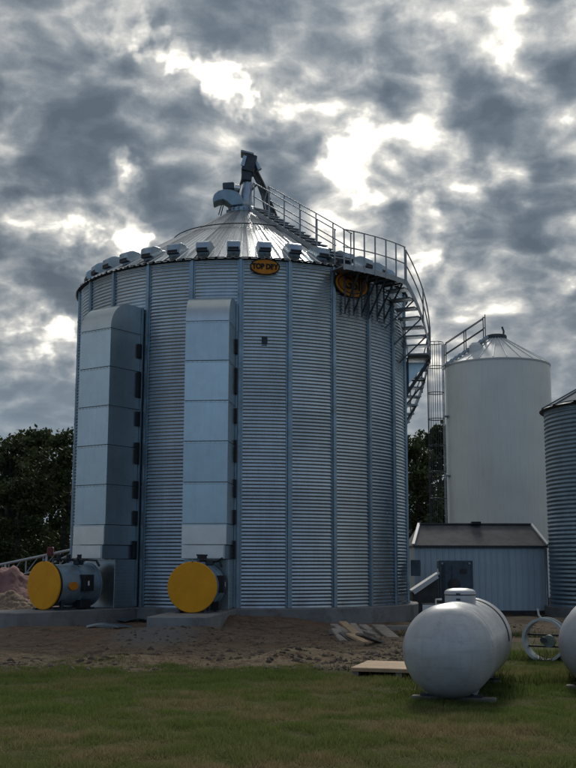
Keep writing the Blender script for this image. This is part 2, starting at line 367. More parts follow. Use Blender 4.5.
# ------------------------------------------------------------------ ground
def build_ground():
    def axis(lo, hi, f0, f1, fine, coarse):
        a = list(np.arange(f0, f1, fine)); s = fine
        x = f0
        while x > lo: s *= 1.25; x -= s; a.insert(0, x)
        s = fine; x = a[-1]
        while x < hi: s *= 1.25; x += s; a.append(x)
        return np.array(a)
    xs = axis(-1500, 1500, -14, 15, .13, 1); ys = axis(-300, 3000, 7, 44, .13, 1)
    Xg, Yg = np.meshgrid(xs, ys); Zg = ground_z(Xg, Yg)
    far = np.hypot(Xg, Yg-25); Zg = np.where(far > 60, Zg*0 - .18, Zg)
    V = np.stack([Xg, Yg, Zg], -1).reshape(-1, 3)
    nx, ny = len(xs), len(ys); i = np.arange(nx*ny).reshape(ny, nx)
    Fq = np.stack([i[:-1, :-1], i[:-1, 1:], i[1:, 1:], i[1:, :-1]], -1).reshape(-1, 4)
    m = bpy.data.materials.new('ground'); m.use_nodes = True; MATS['ground'] = m
    t = NT(m.node_tree); o = t.n('ShaderNodeOutputMaterial'); b = t.n('ShaderNodeBsdfPrincipled'); t.t.links.new(b.outputs[0], o.inputs[0])
    co = t.n('ShaderNodeTexCoord').outputs['Object']
    sp = t.n('ShaderNodeSeparateXYZ'); t.put(sp.inputs[0], co); x, y, z = sp.outputs
    nA = t.noise(co, .7, 7, .65); nB = t.noise(co, 3.5, 8, .7); nC = t.noise(co, 14, 6, .7)
    soil = t.mix(t.maprange(nB, .35, .65), (.088,.064,.047), (.21,.158,.115))
    soil = t.mix(t.maprange(nC, .5, .75, 0, .6), soil, (.27,.215,.165))
    soil = t.mix(t.maprange(nA, .48, .62, 0, .55), soil, (.20,.12,.08))
    strawc = t.mix(t.maprange(nC, .3, .7), (.15,.115,.07), (.38,.31,.20))
    grassc = t.mix(t.maprange(nB, .3, .7), (.032,.040,.012), (.085,.088,.028))
    grassc = t.mix(t.maprange(nA, .45, .62, 0, .7), grassc, (.12,.085,.042))
    yy = t.math('ADD', y, t.math('MULTIPLY', t.math('SUBTRACT', nA, .5), 3.0))
    yy = t.math('SUBTRACT', yy, t.maprange(x, 2.4, 4.2, 0, 5.5, smooth=True))      # grass runs further back on the right
    dirtm = t.maprange(yy, 15.9, 17.2, 0, 1, smooth=True)
    farm = t.maprange(y, 50, 62, 0, 1, smooth=True)
    strawm = t.math('MULTIPLY', t.maprange(nB, .40, .56), t.math('MULTIPLY', t.maprange(yy, 16.0, 17.0), t.maprange(yy, 24.5, 20.0)))
    c = t.mix(dirtm, grassc, soil)
    c = t.mix(t.math('MULTIPLY', t.math('MULTIPLY', strawm, .75), t.maprange(x, 2.8, 1.6)), c, strawc)
    c = t.mix(t.math('MULTIPLY', t.maprange(x, 2.6, 4.0, 0, .6, smooth=True), dirtm), c, (.045,.036,.024))     # weedy soil on the right, painted darker for the shade behind the tank
    c = t.mix(farm, c, (.045,.05,.02))
    # gravel washed out in front of the right-hand pad
    gx = t.math('DIVIDE', t.math('ADD', x, 2.9), 1.0); gy = t.math('DIVIDE', t.math('SUBTRACT', y, 24.6), 2.4)
    gd = t.math('ADD', t.math('MULTIPLY', gx, gx), t.math('MULTIPLY', gy, gy))
    c = t.mix(t.maprange(t.math('ADD', gd, t.math('MULTIPLY', nB, 1.6)), 2.0, .9, 0, .8), c, (.16,.165,.17))
    t.put(b.inputs['Base Color'], c); b.inputs['Roughness'].default_value = .95; b.inputs['Specular IOR Level'].default_value = .1
    bp = t.n('ShaderNodeBump'); bp.inputs['Strength'].default_value = .8; bp.inputs['Distance'].default_value = .05
    t.put(bp.inputs['Height'], t.math('ADD', nB, t.math('MULTIPLY', nC, .6))); t.t.links.new(bp.outputs[0], b.inputs['Normal'])
    me = fastmesh('ground', V, Fq, 'ground'); me.polygons.foreach_set('use_smooth', [True]*len(me.polygons))
    tag(link('ground', me), kind='structure')
build_ground()

# ------------------------------------------------------------------ the big corrugated bin
RB = 5.49; ZB = .26; HW = 10.06; ZE = ZB + HW; PEAK_R = .50; PEAK_Z = 13.42; PITCHC = HW/99
TH0 = -.77
bin_o = thing('grain_bin', 'large round corrugated galvanised steel grain bin with conical ribbed roof', 'grain bin', (BC.x, BC.y, 0), BROT)
def pol(r, th, z): a = R_(th); return Vector((r*math.sin(a), -r*math.cos(a), z))
def roof_z(r): return ZE + (RB + .02 - r)/(RB - PEAK_R)*(PEAK_Z - ZE)
BM = Matrix.Translation((BC.x, BC.y, 0)) @ Matrix.Rotation(BROT, 4, 'Z')

def wall_mesh(R, H, npitch, amp, arc, seg, name, mat, samp=8):
    rows = npitch*samp + 1; zz = np.linspace(0, H, rows); rr = R + amp*np.cos(2*PI*np.arange(rows)/samp)
    an = np.radians(np.linspace(-arc/2, arc/2, seg+1))
    V = np.stack([np.outer(rr, np.sin(an)), -np.outer(rr, np.cos(an)), np.outer(zz, np.ones(seg+1))], -1).reshape(-1, 3)
    i = np.arange(rows*(seg+1)).reshape(rows, seg+1)
    Fq = np.stack([i[:-1, :-1], i[:-1, 1:], i[1:, 1:], i[1:, :-1]], -1).reshape(-1, 4)
    me = fastmesh(name, V, Fq, mat); me.polygons.foreach_set('use_smooth', [True]*len(me.polygons)); return me
wm = wall_mesh(RB, HW, 99, 0.0095, 15.0, 8, 'wall_panel', 'galv_wall')
# vertical stiffener: hat section bolted over each seam
prof = [(-.095, .012), (-.05, .012), (-.042, .062), (.042, .062), (.05, .012), (.095, .012)]
st = MB(); V = []
for z in (0, HW-.06):
    for a, b in prof: V.append((a, -(RB + b), z))
    for a, b in prof[::-1]: V.append((a, -(RB + b - .004), z))
n = 12
st.add(V, [tuple(range(n)), tuple(range(n, 2*n))[::-1]] + [(i, (i+1) % n, (i+1) % n + n, i+n) for i in range(n)])
stm = st.mesh('stiffener', 'galv_stiff', smooth=False)
bolts = MB()
for k in range(9):
    bolts.box((0, -(RB+.064), k*1.118+.03), (.10, .008, .05)); bolts.box((0, -(RB+.064), k*1.118+.20), (.07, .006, .02))
boltm = bolts.mesh('splice_plate', 'galv_rail', smooth=False)
for k in range(24):
    th = TH0 + 15*k
    w = link('wall_panel', wm, bin_o); w.location = (0, 0, ZB); w.rotation_euler = (0, 0, R_(th + 7.5))
    s = link('stiffener', stm, bin_o); s.location = (0, 0, ZB); s.rotation_euler = (0, 0, R_(th))
    q = link('splice_plate', boltm, s); q['kind'] = 'stuff'
# roof: 36 ribbed wedges
def roof_panel():
    arc = 10.0; cross = []
    W0 = RB*R_(arc)
    def rib(c, w, h): return [(c-w/2, 0), (c-w*.28, h), (c+w*.28, h), (c+w/2, 0)]
    half = rib(.5, .10, .055)
    pts = [(-.5, .055), (-.472, .055), (-.45, 0)] + rib(-.22, .10, .03) + rib(0, .10, .03) + rib(.22, .10, .03) + [(.45, 0), (.472, .055), (.5, .055)]
    rs = np.linspace(RB + .13, PEAK_R - .02, 14); V = []
    for r in rs:
        sc = min(1.0, .35 + .65*(r/RB))
        for a, h in pts: V.append(pol(r, a*arc, roof_z(r) + h*sc))
    k = len(pts); Fc = []
    for i in range(len(rs)-1):
        for j in range(k-1): Fc.append((i*k+j, i*k+j+1, (i+1)*k+j+1, (i+1)*k+j))
    return MB().add(V, Fc).mesh('roof_panel', 'galv_roof', angle=20)
rpm = roof_panel(); VENT0 = -3.2
def vent_parts():
    # side profile: radial distance outwards (x), height above the roof line at r=5.16 (z)
    zr = lambda d: roof_z(5.16 + d) - roof_z(5.16)
    prof = [(-.55, zr(-.55)-.02), (-.55, zr(-.55)+.10), (-.40, .42), (-.25, .475), (-.02, .47), (.12, .42), (.22, .34), (.235, .06), (.10, .05), (.05, zr(.05)-.02)]
    w = .45; V = [(-w/2, -d, z) for d, z in prof] + [(w/2, -d, z) for d, z in prof]; n = len(prof)
    hood = MB().add(V, [tuple(range(n)), tuple(range(2*n-1, n-1, -1))] + [(i, i+n, (i+1) % n + n, (i+1) % n) for i in range(n)]).mesh('vent_hood', 'galv_vent', bevel=.012)
    lou = MB(); lou.box((0, -.17, .045), (.41, .11, .05)); 
    lou.box((0, -.236, .115), (.37, .012, .09))  # black blocks painted in for the shade of the open vent mouth
    return hood, lou.mesh('vent_dark', 'black', smooth=False)
vh, vs = vent_parts()
for k in range(36):
    th = VENT0 + 10*k
    p = link('roof_panel', rpm, bin_o); p.rotation_euler = (0, 0, R_(th)); p.scale = (1, 1, 1 + .0)
    v = link('roof_vent', vh, bin_o); v.location = pol(5.16, th, roof_z(5.16)); v.rotation_euler = (0, 0, R_(th))
    link('vent_dark', vs, v); v.scale = (.86, .92, .84)
    if 250 < th % 360 or th % 360 < 110:
        pass
ev = MB().lathe([(RB+.012, ZE-.07), (RB+.05, ZE-.075), (RB+.06, ZE+.0), (RB+.02, ZE+.01), (RB+.012, ZE-.07)], 96)
ev.obj('eave_flashing', 'seam', bin_o)
r1 = 2.45; MB().tube([pol(r1, a*5, roof_z(r1)+.09) for a in range(72)], .018, 6, closed=True).obj('roof_ring', 'dark_steel', bin_o)
MB().lathe([(RB-.3, -.6), (RB+.30, -.6), (RB+.30, ZB-.03), (RB+.27, ZB-.005), (RB-.3, ZB-.005)], 96).obj('foundation', 'concrete', bin_o)
# peak collar with bolted rim and cap
pk = MB().lathe([(PEAK_R+.05, PEAK_Z-.02), (PEAK_R+.06, PEAK_Z+.10), (PEAK_R-.02, PEAK_Z+.13), (.34, PEAK_Z+.30), (.30, PEAK_Z+.42), (0.001, PEAK_Z+.43)], 40)
pk.obj('peak_collar', 'galv_vent', bin_o)
lg = MB()
for k in range(18):
    lg.box(pol(PEAK_R+.09, k*20, PEAK_Z+.06), (.06, .05, .07), Matrix.Rotation(R_(k*20), 3, 'Z'))
lg.obj('collar_lugs', 'galv_rail', bin_o)['kind'] = 'stuff'
# signs on the wall
def oval(name, label, th, z, w, h, rings, txts):
    base = pol(RB+.075, th, z)
    o = MB(); n = 48
    def disc(mb, a, b, y0, y1):
        V = [(a*math.cos(2*PI*i/n), y, b*math.sin(2*PI*i/n)) for y in (y0, y1) for i in range(n)]
        mb.add(V, [tuple(range(n)), tuple(range(2*n-1, n-1, -1))] + [(i, (i+1) % n, (i+1) % n + n, i+n) for i in range(n)])
        return mb
    so_ = disc(MB(), w/2, h/2, 0, .03).obj(name, rings[0][1], bin_o, angle=30)
    so_.location = base; so_.rotation_euler = (0, 0, R_(th)); so_['label'] = label
    for i, (s, m_) in enumerate(rings[1:]):
        disc(MB(), w/2-s, h/2-s, -.004*(i+1), .01).obj('face', m_, so_, angle=30)
    for tx, size, xs, dx, dz, mt in txts:
        l = link('lettering', text_mesh(tx, size, mt, offset=.012, xscale=xs), so_)
        l.location = (dx, -.004*len(rings)-.003, dz); l.rotation_euler = (PI/2, 0, 0)
    for dx in (-w*.3, w*.3):
        MB().box((dx, .055, 0), (.05, .06, h*.5)).obj('mounting_strap', 'galv_rail', so_)
oval('sign', 'small orange oval sign reading TOP DRY', 6.5, 10.03, .88, .50, [(0, 'sign_dark'), (.035, 'sign_orange')], [('TOP DRY', .215, .84, 0, .0, 'sign_dark')])
oval('sign', 'large orange oval sign reading GSI', 36.0, 9.80, 1.36, .84, [(0, 'sign_dark'), (.04, 'sign_orange'), (.12, 'sign_dark'), (.15, 'sign_brown')], [('GSI', .50, .95, 0, 0, 'sign_dark')])
MB().box((0, 0, 0), (.16, .05, .22)).obj('inspection_plate', 'seam', bin_o, bevel=.01).location = pol(RB+.03, 6.6, 7.85)
jb = MB().box((0, 0, 0), (.26, .30, .50)).obj('junction_box', 'dark_box', bin_o, bevel=.015); jb.location = pol(RB+.25, 76, 1.35); jb.rotation_euler = (0, 0, R_(76))

# ------------------------------------------------------------------ air ducts with heater fans
def duct(th, label):
    o = thing('air_duct', label, 'duct', BM @ pol(RB, th, ZB), BROT + R_(th), 'hot air ducts up the bin wall')
    w = 1.22; d = 1.36; zs = [8.12 - 1.116*k for k in range(6)]
    for k in range(5):
        a, b = zs[k+1] - ZB, zs[k] - ZB
        s = MB().box((0, -d/2, (a+b)/2), (w, d, b-a-.014)).obj('duct_section', 'galv_duct', o, bevel=.006)
        MB().box((0, -d/2, b), (w-.03, d-.03, .03)).obj('seam', 'seam', s)
        MB().box((0, -d/2-.002, b-.035), (w+.014, d+.012, .038)).obj('folded_flange', 'galv_duct', s, bevel=.003)
        bt = MB()
        for q in range(9): bt.box((-w/2+.08+q*(w-.16)/8, -d-.011, b-.036), (.016, .012, .016)); bt.box((w/2+.010, -.12-q*(d-.24)/8, b-.036), (.012, .016, .016))
        bt.obj('bolts', 'galv_rail', s)['kind'] = 'stuff'
    # lower sections step out; their bright reflection is painted as a paler front sheet
    a, b = 1.98-ZB, zs[5]-ZB
    s = MB().box((0, -d/2-.015, (a+b)/2), (w+.0, d+.03, b-a-.014)).obj('duct_section', 'galv_duct', o, bevel=.006)
    MB().box((-.0, -d-.036, (a+b)/2-.02), (w-.02, .012, b-a-.06)).obj('sheen_sheet', 'galv_duct_sheen', s, bevel=.003)
    a, b = 1.60-ZB, 1.98-ZB
    s = MB().box((-.02, -d/2-.03, (a+b)/2), (w-.04, d+.04, b-a-.012)).obj('duct_section', 'galv_duct', o, bevel=.006)
    MB().box((-.03, -d-.056, (a+b)/2), (w-.10, .012, b-a-.04)).obj('sheen_sheet', 'galv_duct_sheen', s, bevel=.003)
    # box behind the heater
    MB().box((.05, -(d-.42)/2, (1.594-ZB)/2), (w-.1, d-.42, 1.594-ZB)).obj('plenum_box', 'galv_duct', o, bevel=.006)
    rb = MB()
    for k in range(12): rb.box((w/2+.002, -(d-.42)/2, .10+.1*k), (.02, d-.52, .022))
    rb.obj('plenum_ribs', 'galv_duct', o)['kind'] = 'stuff'
    # curved hood
    rad = .72; z0 = zs[0]-ZB+.006; z1 = 8.93-ZB
    pr = [(0, z0), (d, z0)] + [(d-rad+rad*math.cos(a), z0+(z1-z0)*math.sin(a)) for a in np.linspace(0, PI/2, 10)] + [(0, z1)]
    V = [(-w/2, -y, z) for y, z in pr] + [(w/2, -y, z) for y, z in pr]; n = len(pr)
    MB().add(V, [tuple(range(n)), tuple(range(2*n-1, n-1, -1))] + [(i, i+n, (i+1) % n + n, (i+1) % n) for i in range(n)]).obj('hood', 'galv_duct', o, angle=40)
    # flange against the bin and the dark gaps between its clips
    MB().box((w/2+.035, -.10, 4.33), (.05, .05, 8.6)).obj('flange', 'galv_stiff', o)
    MB().box((-w/2-.035, -.10, 4.33), (.05, .05, 8.6)).obj('flange', 'galv_stiff', o)
    for k, (z, h) in enumerate([(7.35,.42),(6.35,.75),(5.35,.42),(4.35,.62),(3.3,.5),(2.5,.4),(1.6,.5)]):
        MB().box((w/2+.03, -.20, z), (.085, .13, h)).obj('clip', 'black', o, bevel=.01)
    return o
duct(TH0-7.5, 'tall galvanised air duct with curved top in front of the bin, nearer its middle')
duct(TH0-37.5, 'tall galvanised air duct with curved top on the left edge of the bin')

def heater(th, label, sticker):
    o = thing('heater_fan', label, 'heater', BM @ pol(RB, th, ZB), BROT + R_(th), 'heater fans at the feet of the ducts')
    cz = .90 - ZB; r = .635; fr = 8.47 - RB
    MB().lathe([(.55, -1.36), (.55, -fr+.16)], 48, 'Y').obj('housing', 'heater_blue', o).location = (0, 0, cz)
    b = MB()
    for y in (-1.40, -2.05, -fr+.16): b.lathe([(.552, y-.025), (.595, y-.025), (.595, y+.025), (.552, y+.025)], 48, 'Y')
    b_ = b.obj('band', 'heater_blue', o); b_.location = (0, 0, cz); b_['kind'] = 'stuff'
    MB().lathe([(.001, -fr+.155), (.60, -fr+.155), (.60, -fr+.05), (.001, -fr+.05)], 48, 'Y').obj('guard', 'black', o).location = (0, 0, cz)
    c = MB().lathe([(.001, -fr-.012), (r*.6, -fr-.010), (r-.015, -fr), (r, -fr+.012), (r, -fr+.045), (r-.02, -fr+.05), (.001, -fr+.05)], 64, 'Y').obj('cover', 'orange', o)
    c.location = (0, 0, cz); c['label'] = 'round yellow orange cover disc'
    MB().tube([(.0, -fr-.012, r-.02), (.0, -fr-.03, r+.02), (.0, -fr+.03, r+.05)], .014, 6).obj('cover_hook', 'galv_rail', c)
    # skid and legs
    for y in (-1.65, -fr+.35):
        for sx in (-1, 1): MB().box((sx*.36, y, .12), (.09, .09, .26)).obj('leg', 'dark_steel', o, bevel=.008)
    for sx in (-1, 1): MB().box((sx*.36, -(1.45+fr)/2, .02), (.10, fr-1.5, .04)).obj('skid', 'dark_steel', o)
    MB().box((.40, -1.95, .14), (.30, .36, .22)).obj('burner_box', 'black', o, bevel=.01)
    # control box and gas line
    k = MB().box((.58, -1.95, cz+.06), (.20, .36, .44)).obj('control_box', 'black', o, bevel=.012)
    MB().box((.683, -1.98, cz+.05), (.012, .05, .12)).obj('dial', 'shed_trim', k)
    if sticker:
        n = 20; V = [(.553, -2.42+.17*math.cos(2*PI*i/n), cz-.02+.11*math.sin(2*PI*i/n)) for i in range(n)] + [(.575, -2.42+.17*math.cos(2*PI*i/n), cz-.02+.11*math.sin(2*PI*i/n)) for i in range(n)]
        MB().add(V, [tuple(range(n)), tuple(range(n, 2*n))] + [(i, (i+1) % n, (i+1) % n+n, i+n) for i in range(n)]).obj('sticker', 'sign_orange', o)
    gl = MB().tube([(.1, -2.75, cz+.60), (.1, -2.75, cz+.68), (.1, -1.5, cz+.68), (.45, -1.5, cz+.66), (.50, -1.42, cz+.5)], .035, 8).obj('gas_pipe', 'dark_steel', o)
    for y in (-2.55, -2.2, -1.8):
        MB().tube([(.1, y, cz+.62), (.1, y, cz+.80)], .06, 8).obj('valve', 'black', gl)
        MB().tube([(.02, y, cz+.80), (.18, y, cz+.80)], .02, 6).obj('valve', 'black', gl)
    MB().box((.28, -2.0, cz+.62), (.22, .24, .17)).obj('regulator', 'dark_steel', gl, bevel=.03)
    MB().tube([(.36, -2.0, cz+.62), (.55, -2.25, cz+.66), (.66, -2.4, cz+.72)], .03, 6).obj('gas_hose', 'black', gl)
heater(TH0-7.5, 'heater fan with its yellow orange disc facing the camera on a square concrete pad', False)
heater(TH0-37.5, 'heater fan turned left, yellow orange disc and orange sticker on its side', True)
def pad(th, r1, w, label, top):
    o = MB().box((0, -(r1-RB)/2-.12, -.30), (w, r1-RB-.35, .60)).obj('concrete_pad', 'concrete', bevel=.02)
    o.matrix_world = BM @ Matrix.Translation(pol(RB, th, top)) @ Matrix.Rotation(R_(th), 4, 'Z')
    tag(o, label, 'concrete pad', 'concrete pads under the heaters')
pad(TH0-7.5, 10.35, 1.45, 'short concrete pad under the heater facing the camera', .252)
pad(TH0-37.5, 10.1, 1.7, 'long concrete pad under the left heater', .252)

# ------------------------------------------------------------------ stair round the bin and platform at the eave
PZ = 10.10; RI = RB + .09; RO = RB + .80
def helix_pt(r, th, z): return BM @ pol(r, th, z)
pf = thing('eave_platform', 'steel platform with railing at the eave on the right of the big bin', 'platform', BM @ pol(RB, 40, PZ), 0)
pf_inv = pf.matrix_basis.inverted()
def L_(o, p): return p - o.location
def arc(r, a0, a1, z0, z1, n): return [BM @ pol(r, a0 + (a1-a0)*i/n, z0 + (z1-z0)*i/n) for i in range(n+1)]
def curved_plate(o, name, mat, r, a0, a1, z0, z1, h, n, t=.012):
    V = []
    for i in range(n+1):
        f = i/n; a = a0 + (a1-a0)*f; z = z0 + (z1-z0)*f
        for rr, dz in ((r, 0), (r+t, 0), (r+t, h), (r, h)): V.append(L_(o, BM @ pol(rr, a, z+dz)))
    Fc = [(0,1,2,3), (n*4+3, n*4+2, n*4+1, n*4)]
    for i in range(n):
        for k in range(4): Fc.append((i*4+k, i*4+(k+1) % 4, (i+1)*4+(k+1) % 4, (i+1)*4+k))
    return MB().add(V, Fc).obj(name, mat, o)
def grate_sector(o, name, a0, a1, z, r0=RI, r1=RO, th=.035, mat='galv_rail'):
    V = []; n = 6
    for i in range(n+1):
        a = a0 + (a1-a0)*i/n
        for rr, dz in ((r0, 0), (r1, 0), (r1, th), (r0, th)): V.append(L_(o, BM @ pol(rr, a, z+dz)))
    Fc = [(0,1,2,3), (n*4+3, n*4+2, n*4+1, n*4)]
    for i in range(n):
        for k in range(4): Fc.append((i*4+k, i*4+(k+1) % 4, (i+1)*4+(k+1) % 4, (i+1)*4+k))
    return MB().add(V, Fc).obj(name, mat, o)
A0, A1 = 27.5, 52.5
for k in range(6):
    grate_sector(pf, 'deck_plate', A0 + (A1-A0)*k/6 + .05, A0 + (A1-A0)*(k+1)/6 - .05, PZ-.04)
curved_plate(pf, 'edge_beam', 'galv_rail', RO+.003, A0, A1, PZ-.12, PZ-.12, .16, 16, .02)
for zz in (.55, 1.08):
    MB().tube([L_(pf, p) for p in arc(RO+.02, A0, A1, PZ+zz, PZ+zz, 16)], .022, 6).obj('rail', 'galv_rail', pf)
for a in (27.8, 31.0, 34.6, 38.6, 43.0, 47.6, 52.2):
    MB().tube([L_(pf, BM @ pol(RO+.02, a, PZ-.14)), L_(pf, BM @ pol(RO+.02, a, PZ+1.09))], .024, 6).obj('post', 'galv_rail', pf)
for a in (33.0, 36.5, 40, 43.5, 47.5, 51.5):
    b = MB(); b.bar(L_(pf, BM @ pol(RO-.03, a, PZ-.10)), L_(pf, BM @ pol(RB+.10, a, PZ-1.15)), .04)
    b.bar(L_(pf, BM @ pol(RB+.10, a, PZ-.10)), L_(pf, BM @ pol(RB+.10, a, PZ-1.25)), .05)
    b.bar(L_(pf, BM @ pol(RB+.06, a, PZ-.09)), L_(pf, BM @ pol(RO-.01, a, PZ-.09)), .06)
    b.obj('bracket', 'dark_steel', pf)

stt = thing('spiral_stair', 'galvanised steel stair winding down the right side of the big bin', 'staircase', BM @ pol(RB+.4, 90, 0))
def flight(a0, a1, z0, z1, n):
    for k in range(n):
        f = (k+.5)/n; a = a0 + (a1-a0)*f; z = z0 + (z1-z0)*(k+1)/n
        w = abs(a1-a0)/n*.62
        grate_sector(stt, 'tread', a-w, a+w*.9, z, RI+.02, RO-.02, .05)
    for r in (RI, RO):
        curved_plate(stt, 'stringer', 'galv_rail', r, a0, a1, z0-.12, z1-.12, .24, max(8, n))
    for h in (.52, 1.0):
        MB().tube([L_(stt, p) for p in arc(RO+.02, a0, a1, z0+h, z1+h, 24)], .022, 6).obj('handrail', 'galv_rail', stt)
    m_ = max(2, round(n/3.2))
    for k in range(m_+1):
        f = k/m_; a = a0 + (a1-a0)*f; z = z0 + (z1-z0)*f
        MB().tube([L_(stt, BM @ pol(RO+.03, a, z-.10)), L_(stt, BM @ pol(RO+.03, a, z+1.0))], .024, 6).obj('post', 'galv_rail', stt)
def landing(a0, a1, z):
    grate_sector(stt, 'landing', a0, a1, z-.03, th=.06)
    curved_plate(stt, 'edge_beam', 'galv_rail', RO+.003, a0, a1, z-.12, z-.12, .2, 6, .02)
    for h in (.52, 1.0):
        MB().tube([L_(stt, p) for p in arc(RO+.02, a0, a1, z+h, z+h, 8)], .022, 6).obj('handrail', 'galv_rail', stt)
    for a in (a0+1, a1-1):
        b = MB(); b.bar(L_(stt, BM @ pol(RO-.02, a, z-.08)), L_(stt, BM @ pol(RB+.08, a, z-1.1)), .06)
        b.bar(L_(stt, BM @ pol(RB+.07, a, z)), L_(stt, BM @ pol(RB+.07, a, z-1.2)), .06); b.obj('bracket', 'dark_steel', stt)
    V = [L_(stt, BM @ pol(r, (a0+a1)/2, zz)) for r, zz in ((RB+.08, z-.1), (RO-.1, z-.1), (RB+.08, z-.85))]
    Mv = L_(stt, BM @ pol(RB+.08, (a0+a1)/2+.2, z-.1)) - V[0]
    MB().add(V + [v + Mv for v in V], [(0,1,2), (5,4,3), (0,3,4,1), (1,4,5,2), (2,5,3,0)]).obj('gusset', 'galv_duct', stt)
flight(52.8, 78.0, PZ, 8.22, 8); landing(78.2, 87.8, 8.22)
flight(88.0, 118.0, 8.22, 5.9, 9); landing(118.2, 127.8, 5.9)
flight(128.0, 156.0, 5.9, 3.6, 9); landing(156.2, 165.8, 3.6)
flight(166, 204, 3.6, .1, 13)
for a in (58, 64, 70, 94, 103, 112):       # props from the stringer back to the wall
    z = PZ + (8.22-PZ)*(a-52.8)/25.2 if a < 80 else 8.22 + (5.9-8.22)*(a-88)/30
    MB().bar(L_(stt, BM @ pol(RO, a, z-.1)), L_(stt, BM @ pol(RB+.03, a-5, z-1.0)), .045).obj('brace', 'dark_steel', stt)
    MB().bar(L_(stt, BM @ pol(RO, a, z-.06)), L_(stt, BM @ pol(RB+.03, a, z-.06)), .05).obj('brace', 'dark_steel', stt)

# stair lying up the roof
TS = 33.0
rs_ = thing('roof_stair', 'steel stair with handrails climbing the bin roof from platform to peak', 'staircase', BM @ pol(5.4, TS, roof_z(5.4)), BROT + R_(TS))
def rp(r, side, dz): return Vector((side*.31, -(r-5.4), roof_z(r) - roof_z(5.4) + dz))
for sd in (-1, 1):
    MB().bar(rp(5.5, sd, .10), rp(.95, sd, .10), .05, .14).obj('stringer', 'galv_rail', rs_)
    for h in (.62, 1.10): MB().tube([rp(5.55, sd, h), rp(1.05, sd, h)], .021, 6).obj('handrail', 'galv_rail', rs_)
    for k in range(6):
        r = 5.5 - k*.88; MB().tube([rp(r, sd, .05), rp(r, sd, 1.10)], .023, 6).obj('post', 'galv_rail', rs_)
    MB().tube([rp(1.05, sd, 1.1), rp(.80, sd, .5), rp(.92, sd, .1)], .021, 6).obj('handrail', 'galv_rail', rs_)
for k in range(16):
    r = 5.42 - k*.29; MB().box(rp(r, 0, .19), (.60, .20, .035)).obj('tread', 'galv_rail', rs_)

# ------------------------------------------------------------------ fill gear on the peak
fg = thing('fill_spout', 'dark conveyor head and fill spout standing on the peak of the big bin', 'conveyor', BM @ Vector((0, 0, PEAK_Z+.42)), BROT)
MB().tube([(.05, 0, -.12), (.08, 0, .30), (.12, .05, .75)], [.22, .19, .16], 16).obj('spout', 'galv_vent', fg)
tilt = Matrix.Rotation(R_(14), 3, 'Y')
hb = MB(); hb.box((.17, .05, 1.38), (.42, .55, .62), tilt); hb.obj('head_box', 'dark_steel', fg, bevel=.02)
MB().box((.08, .05, .92), (.36, .46, .36), Matrix.Rotation(R_(4), 3, 'Y')).obj('transition', 'dark_steel', fg, bevel=.03)
MB().box((.10, .05, 1.74), (.46, .62, .07), tilt).obj('head_lid', 'galv_rail', fg, bevel=.01)
MB().box((-.02, -.245, 1.42), (.12, .06, .38), tilt).obj('inspection_door', 'galv_vent', fg, bevel=.005)
MB().tube([(.36, -.02, 1.5), (.52, -.02, 1.18)], .10, 12).obj('drive_motor', 'galv_vent', fg)
MB().tube([(.30, .25, 1.35), (.62, .9, .95), (1.15, 2.4, .2)], .13, 12).obj('conveyor_tube', 'dark_steel', fg)
for a, b in (((.32, -.1, 1.05), (1.05, -.15, -.52)), ((.36, .2, 1.05), (1.0, .55, -.55)), ((.55, -.12, .55), (.72, -.15, -.36)), ((.26, -.1, .42), (.56, -.12, .75)), ((.70,-.13,.25),(.92,-.15,-.42))):
    MB().bar(a, b, .07, .05).obj('brace', 'dark_steel', fg)
MB().bar((-.05, -.12, .9), (-.25, -.35, .05), .05).obj('brace', 'dark_steel', fg)
fv = thing('peak_exhauster', 'blue grey hooded exhaust fan with motor box on the left of the bin peak', 'roof fan', BM @ Vector((-.42, -.15, PEAK_Z+.30)), BROT)
pr = [(-.62, -.06), (-.66, .08), (-.60, .26), (-.46, .38), (-.26, .44), (-.02, .43), (.20, .34), (.36, .16), (.40, -.10), (-.02, -.16), (-.16, -.02), (-.30, .06), (-.46, .02)]
MB().prism(pr, .62).obj('hood', 'heater_blue', fv, bevel=.03)
MB().box((-.12, -.02, .58), (.40, .46, .26), Matrix.Rotation(R_(-5), 3, 'Y')).obj('motor_box', 'dark_box', fv, bevel=.03)
MB().tube([(.10, -.02, .57), (.28, -.02, .54)], .15, 14).obj('motor', 'galv_roof', fv)
MB().tube([(-.30, -.30, .05), (-.44, -.42, -.52)], .02, 6).obj('stay', 'dark_steel', fv)
MB().tube([(-.30, .30, .05), (-.44, .42, -.52)], .02, 6).obj('stay', 'dark_steel', fv)

# ------------------------------------------------------------------ smooth white bin behind
TB = at(503, 561, 55.0); TBR = 2.66; TZ = at(503, 366, 55).z
tb = thing('smooth_bin', 'tall smooth off-white round storage bin with cone roof behind the shed', 'storage bin', (TB.x, TB.y, -.2))
H = TZ + .2
MB().lathe([(TBR, 0), (TBR, H-.05), (TBR-.02, H)], 72).obj('shell', 'white_bin', tb, angle=30)
MB().lathe([(TBR+.015, H-.10), (TBR+.035, H-.02), (TBR-.03, H+.03), (.46, H+1.42), (.46, H+1.50), (.001, H+1.50)], 72).obj('roof', 'white_bin_roof', tb)
sm = MB()
for k in range(24):
    a = 2*PI*k/24; c, s = math.cos(a), math.sin(a); sm.bar((c*(TBR-.05), s*(TBR-.05), H+.05), (c*.48, s*.48, H+1.43), .05, .03)
sm.obj('roof_seams', 'white_bin_roof', tb)['kind'] = 'stuff'
MB().lathe([(.46, H+1.42), (.54, H+1.44), (.54, H+1.58), (.50, H+1.62), (.001, H+1.64)], 32).obj('cap', 'dark_steel', tb)
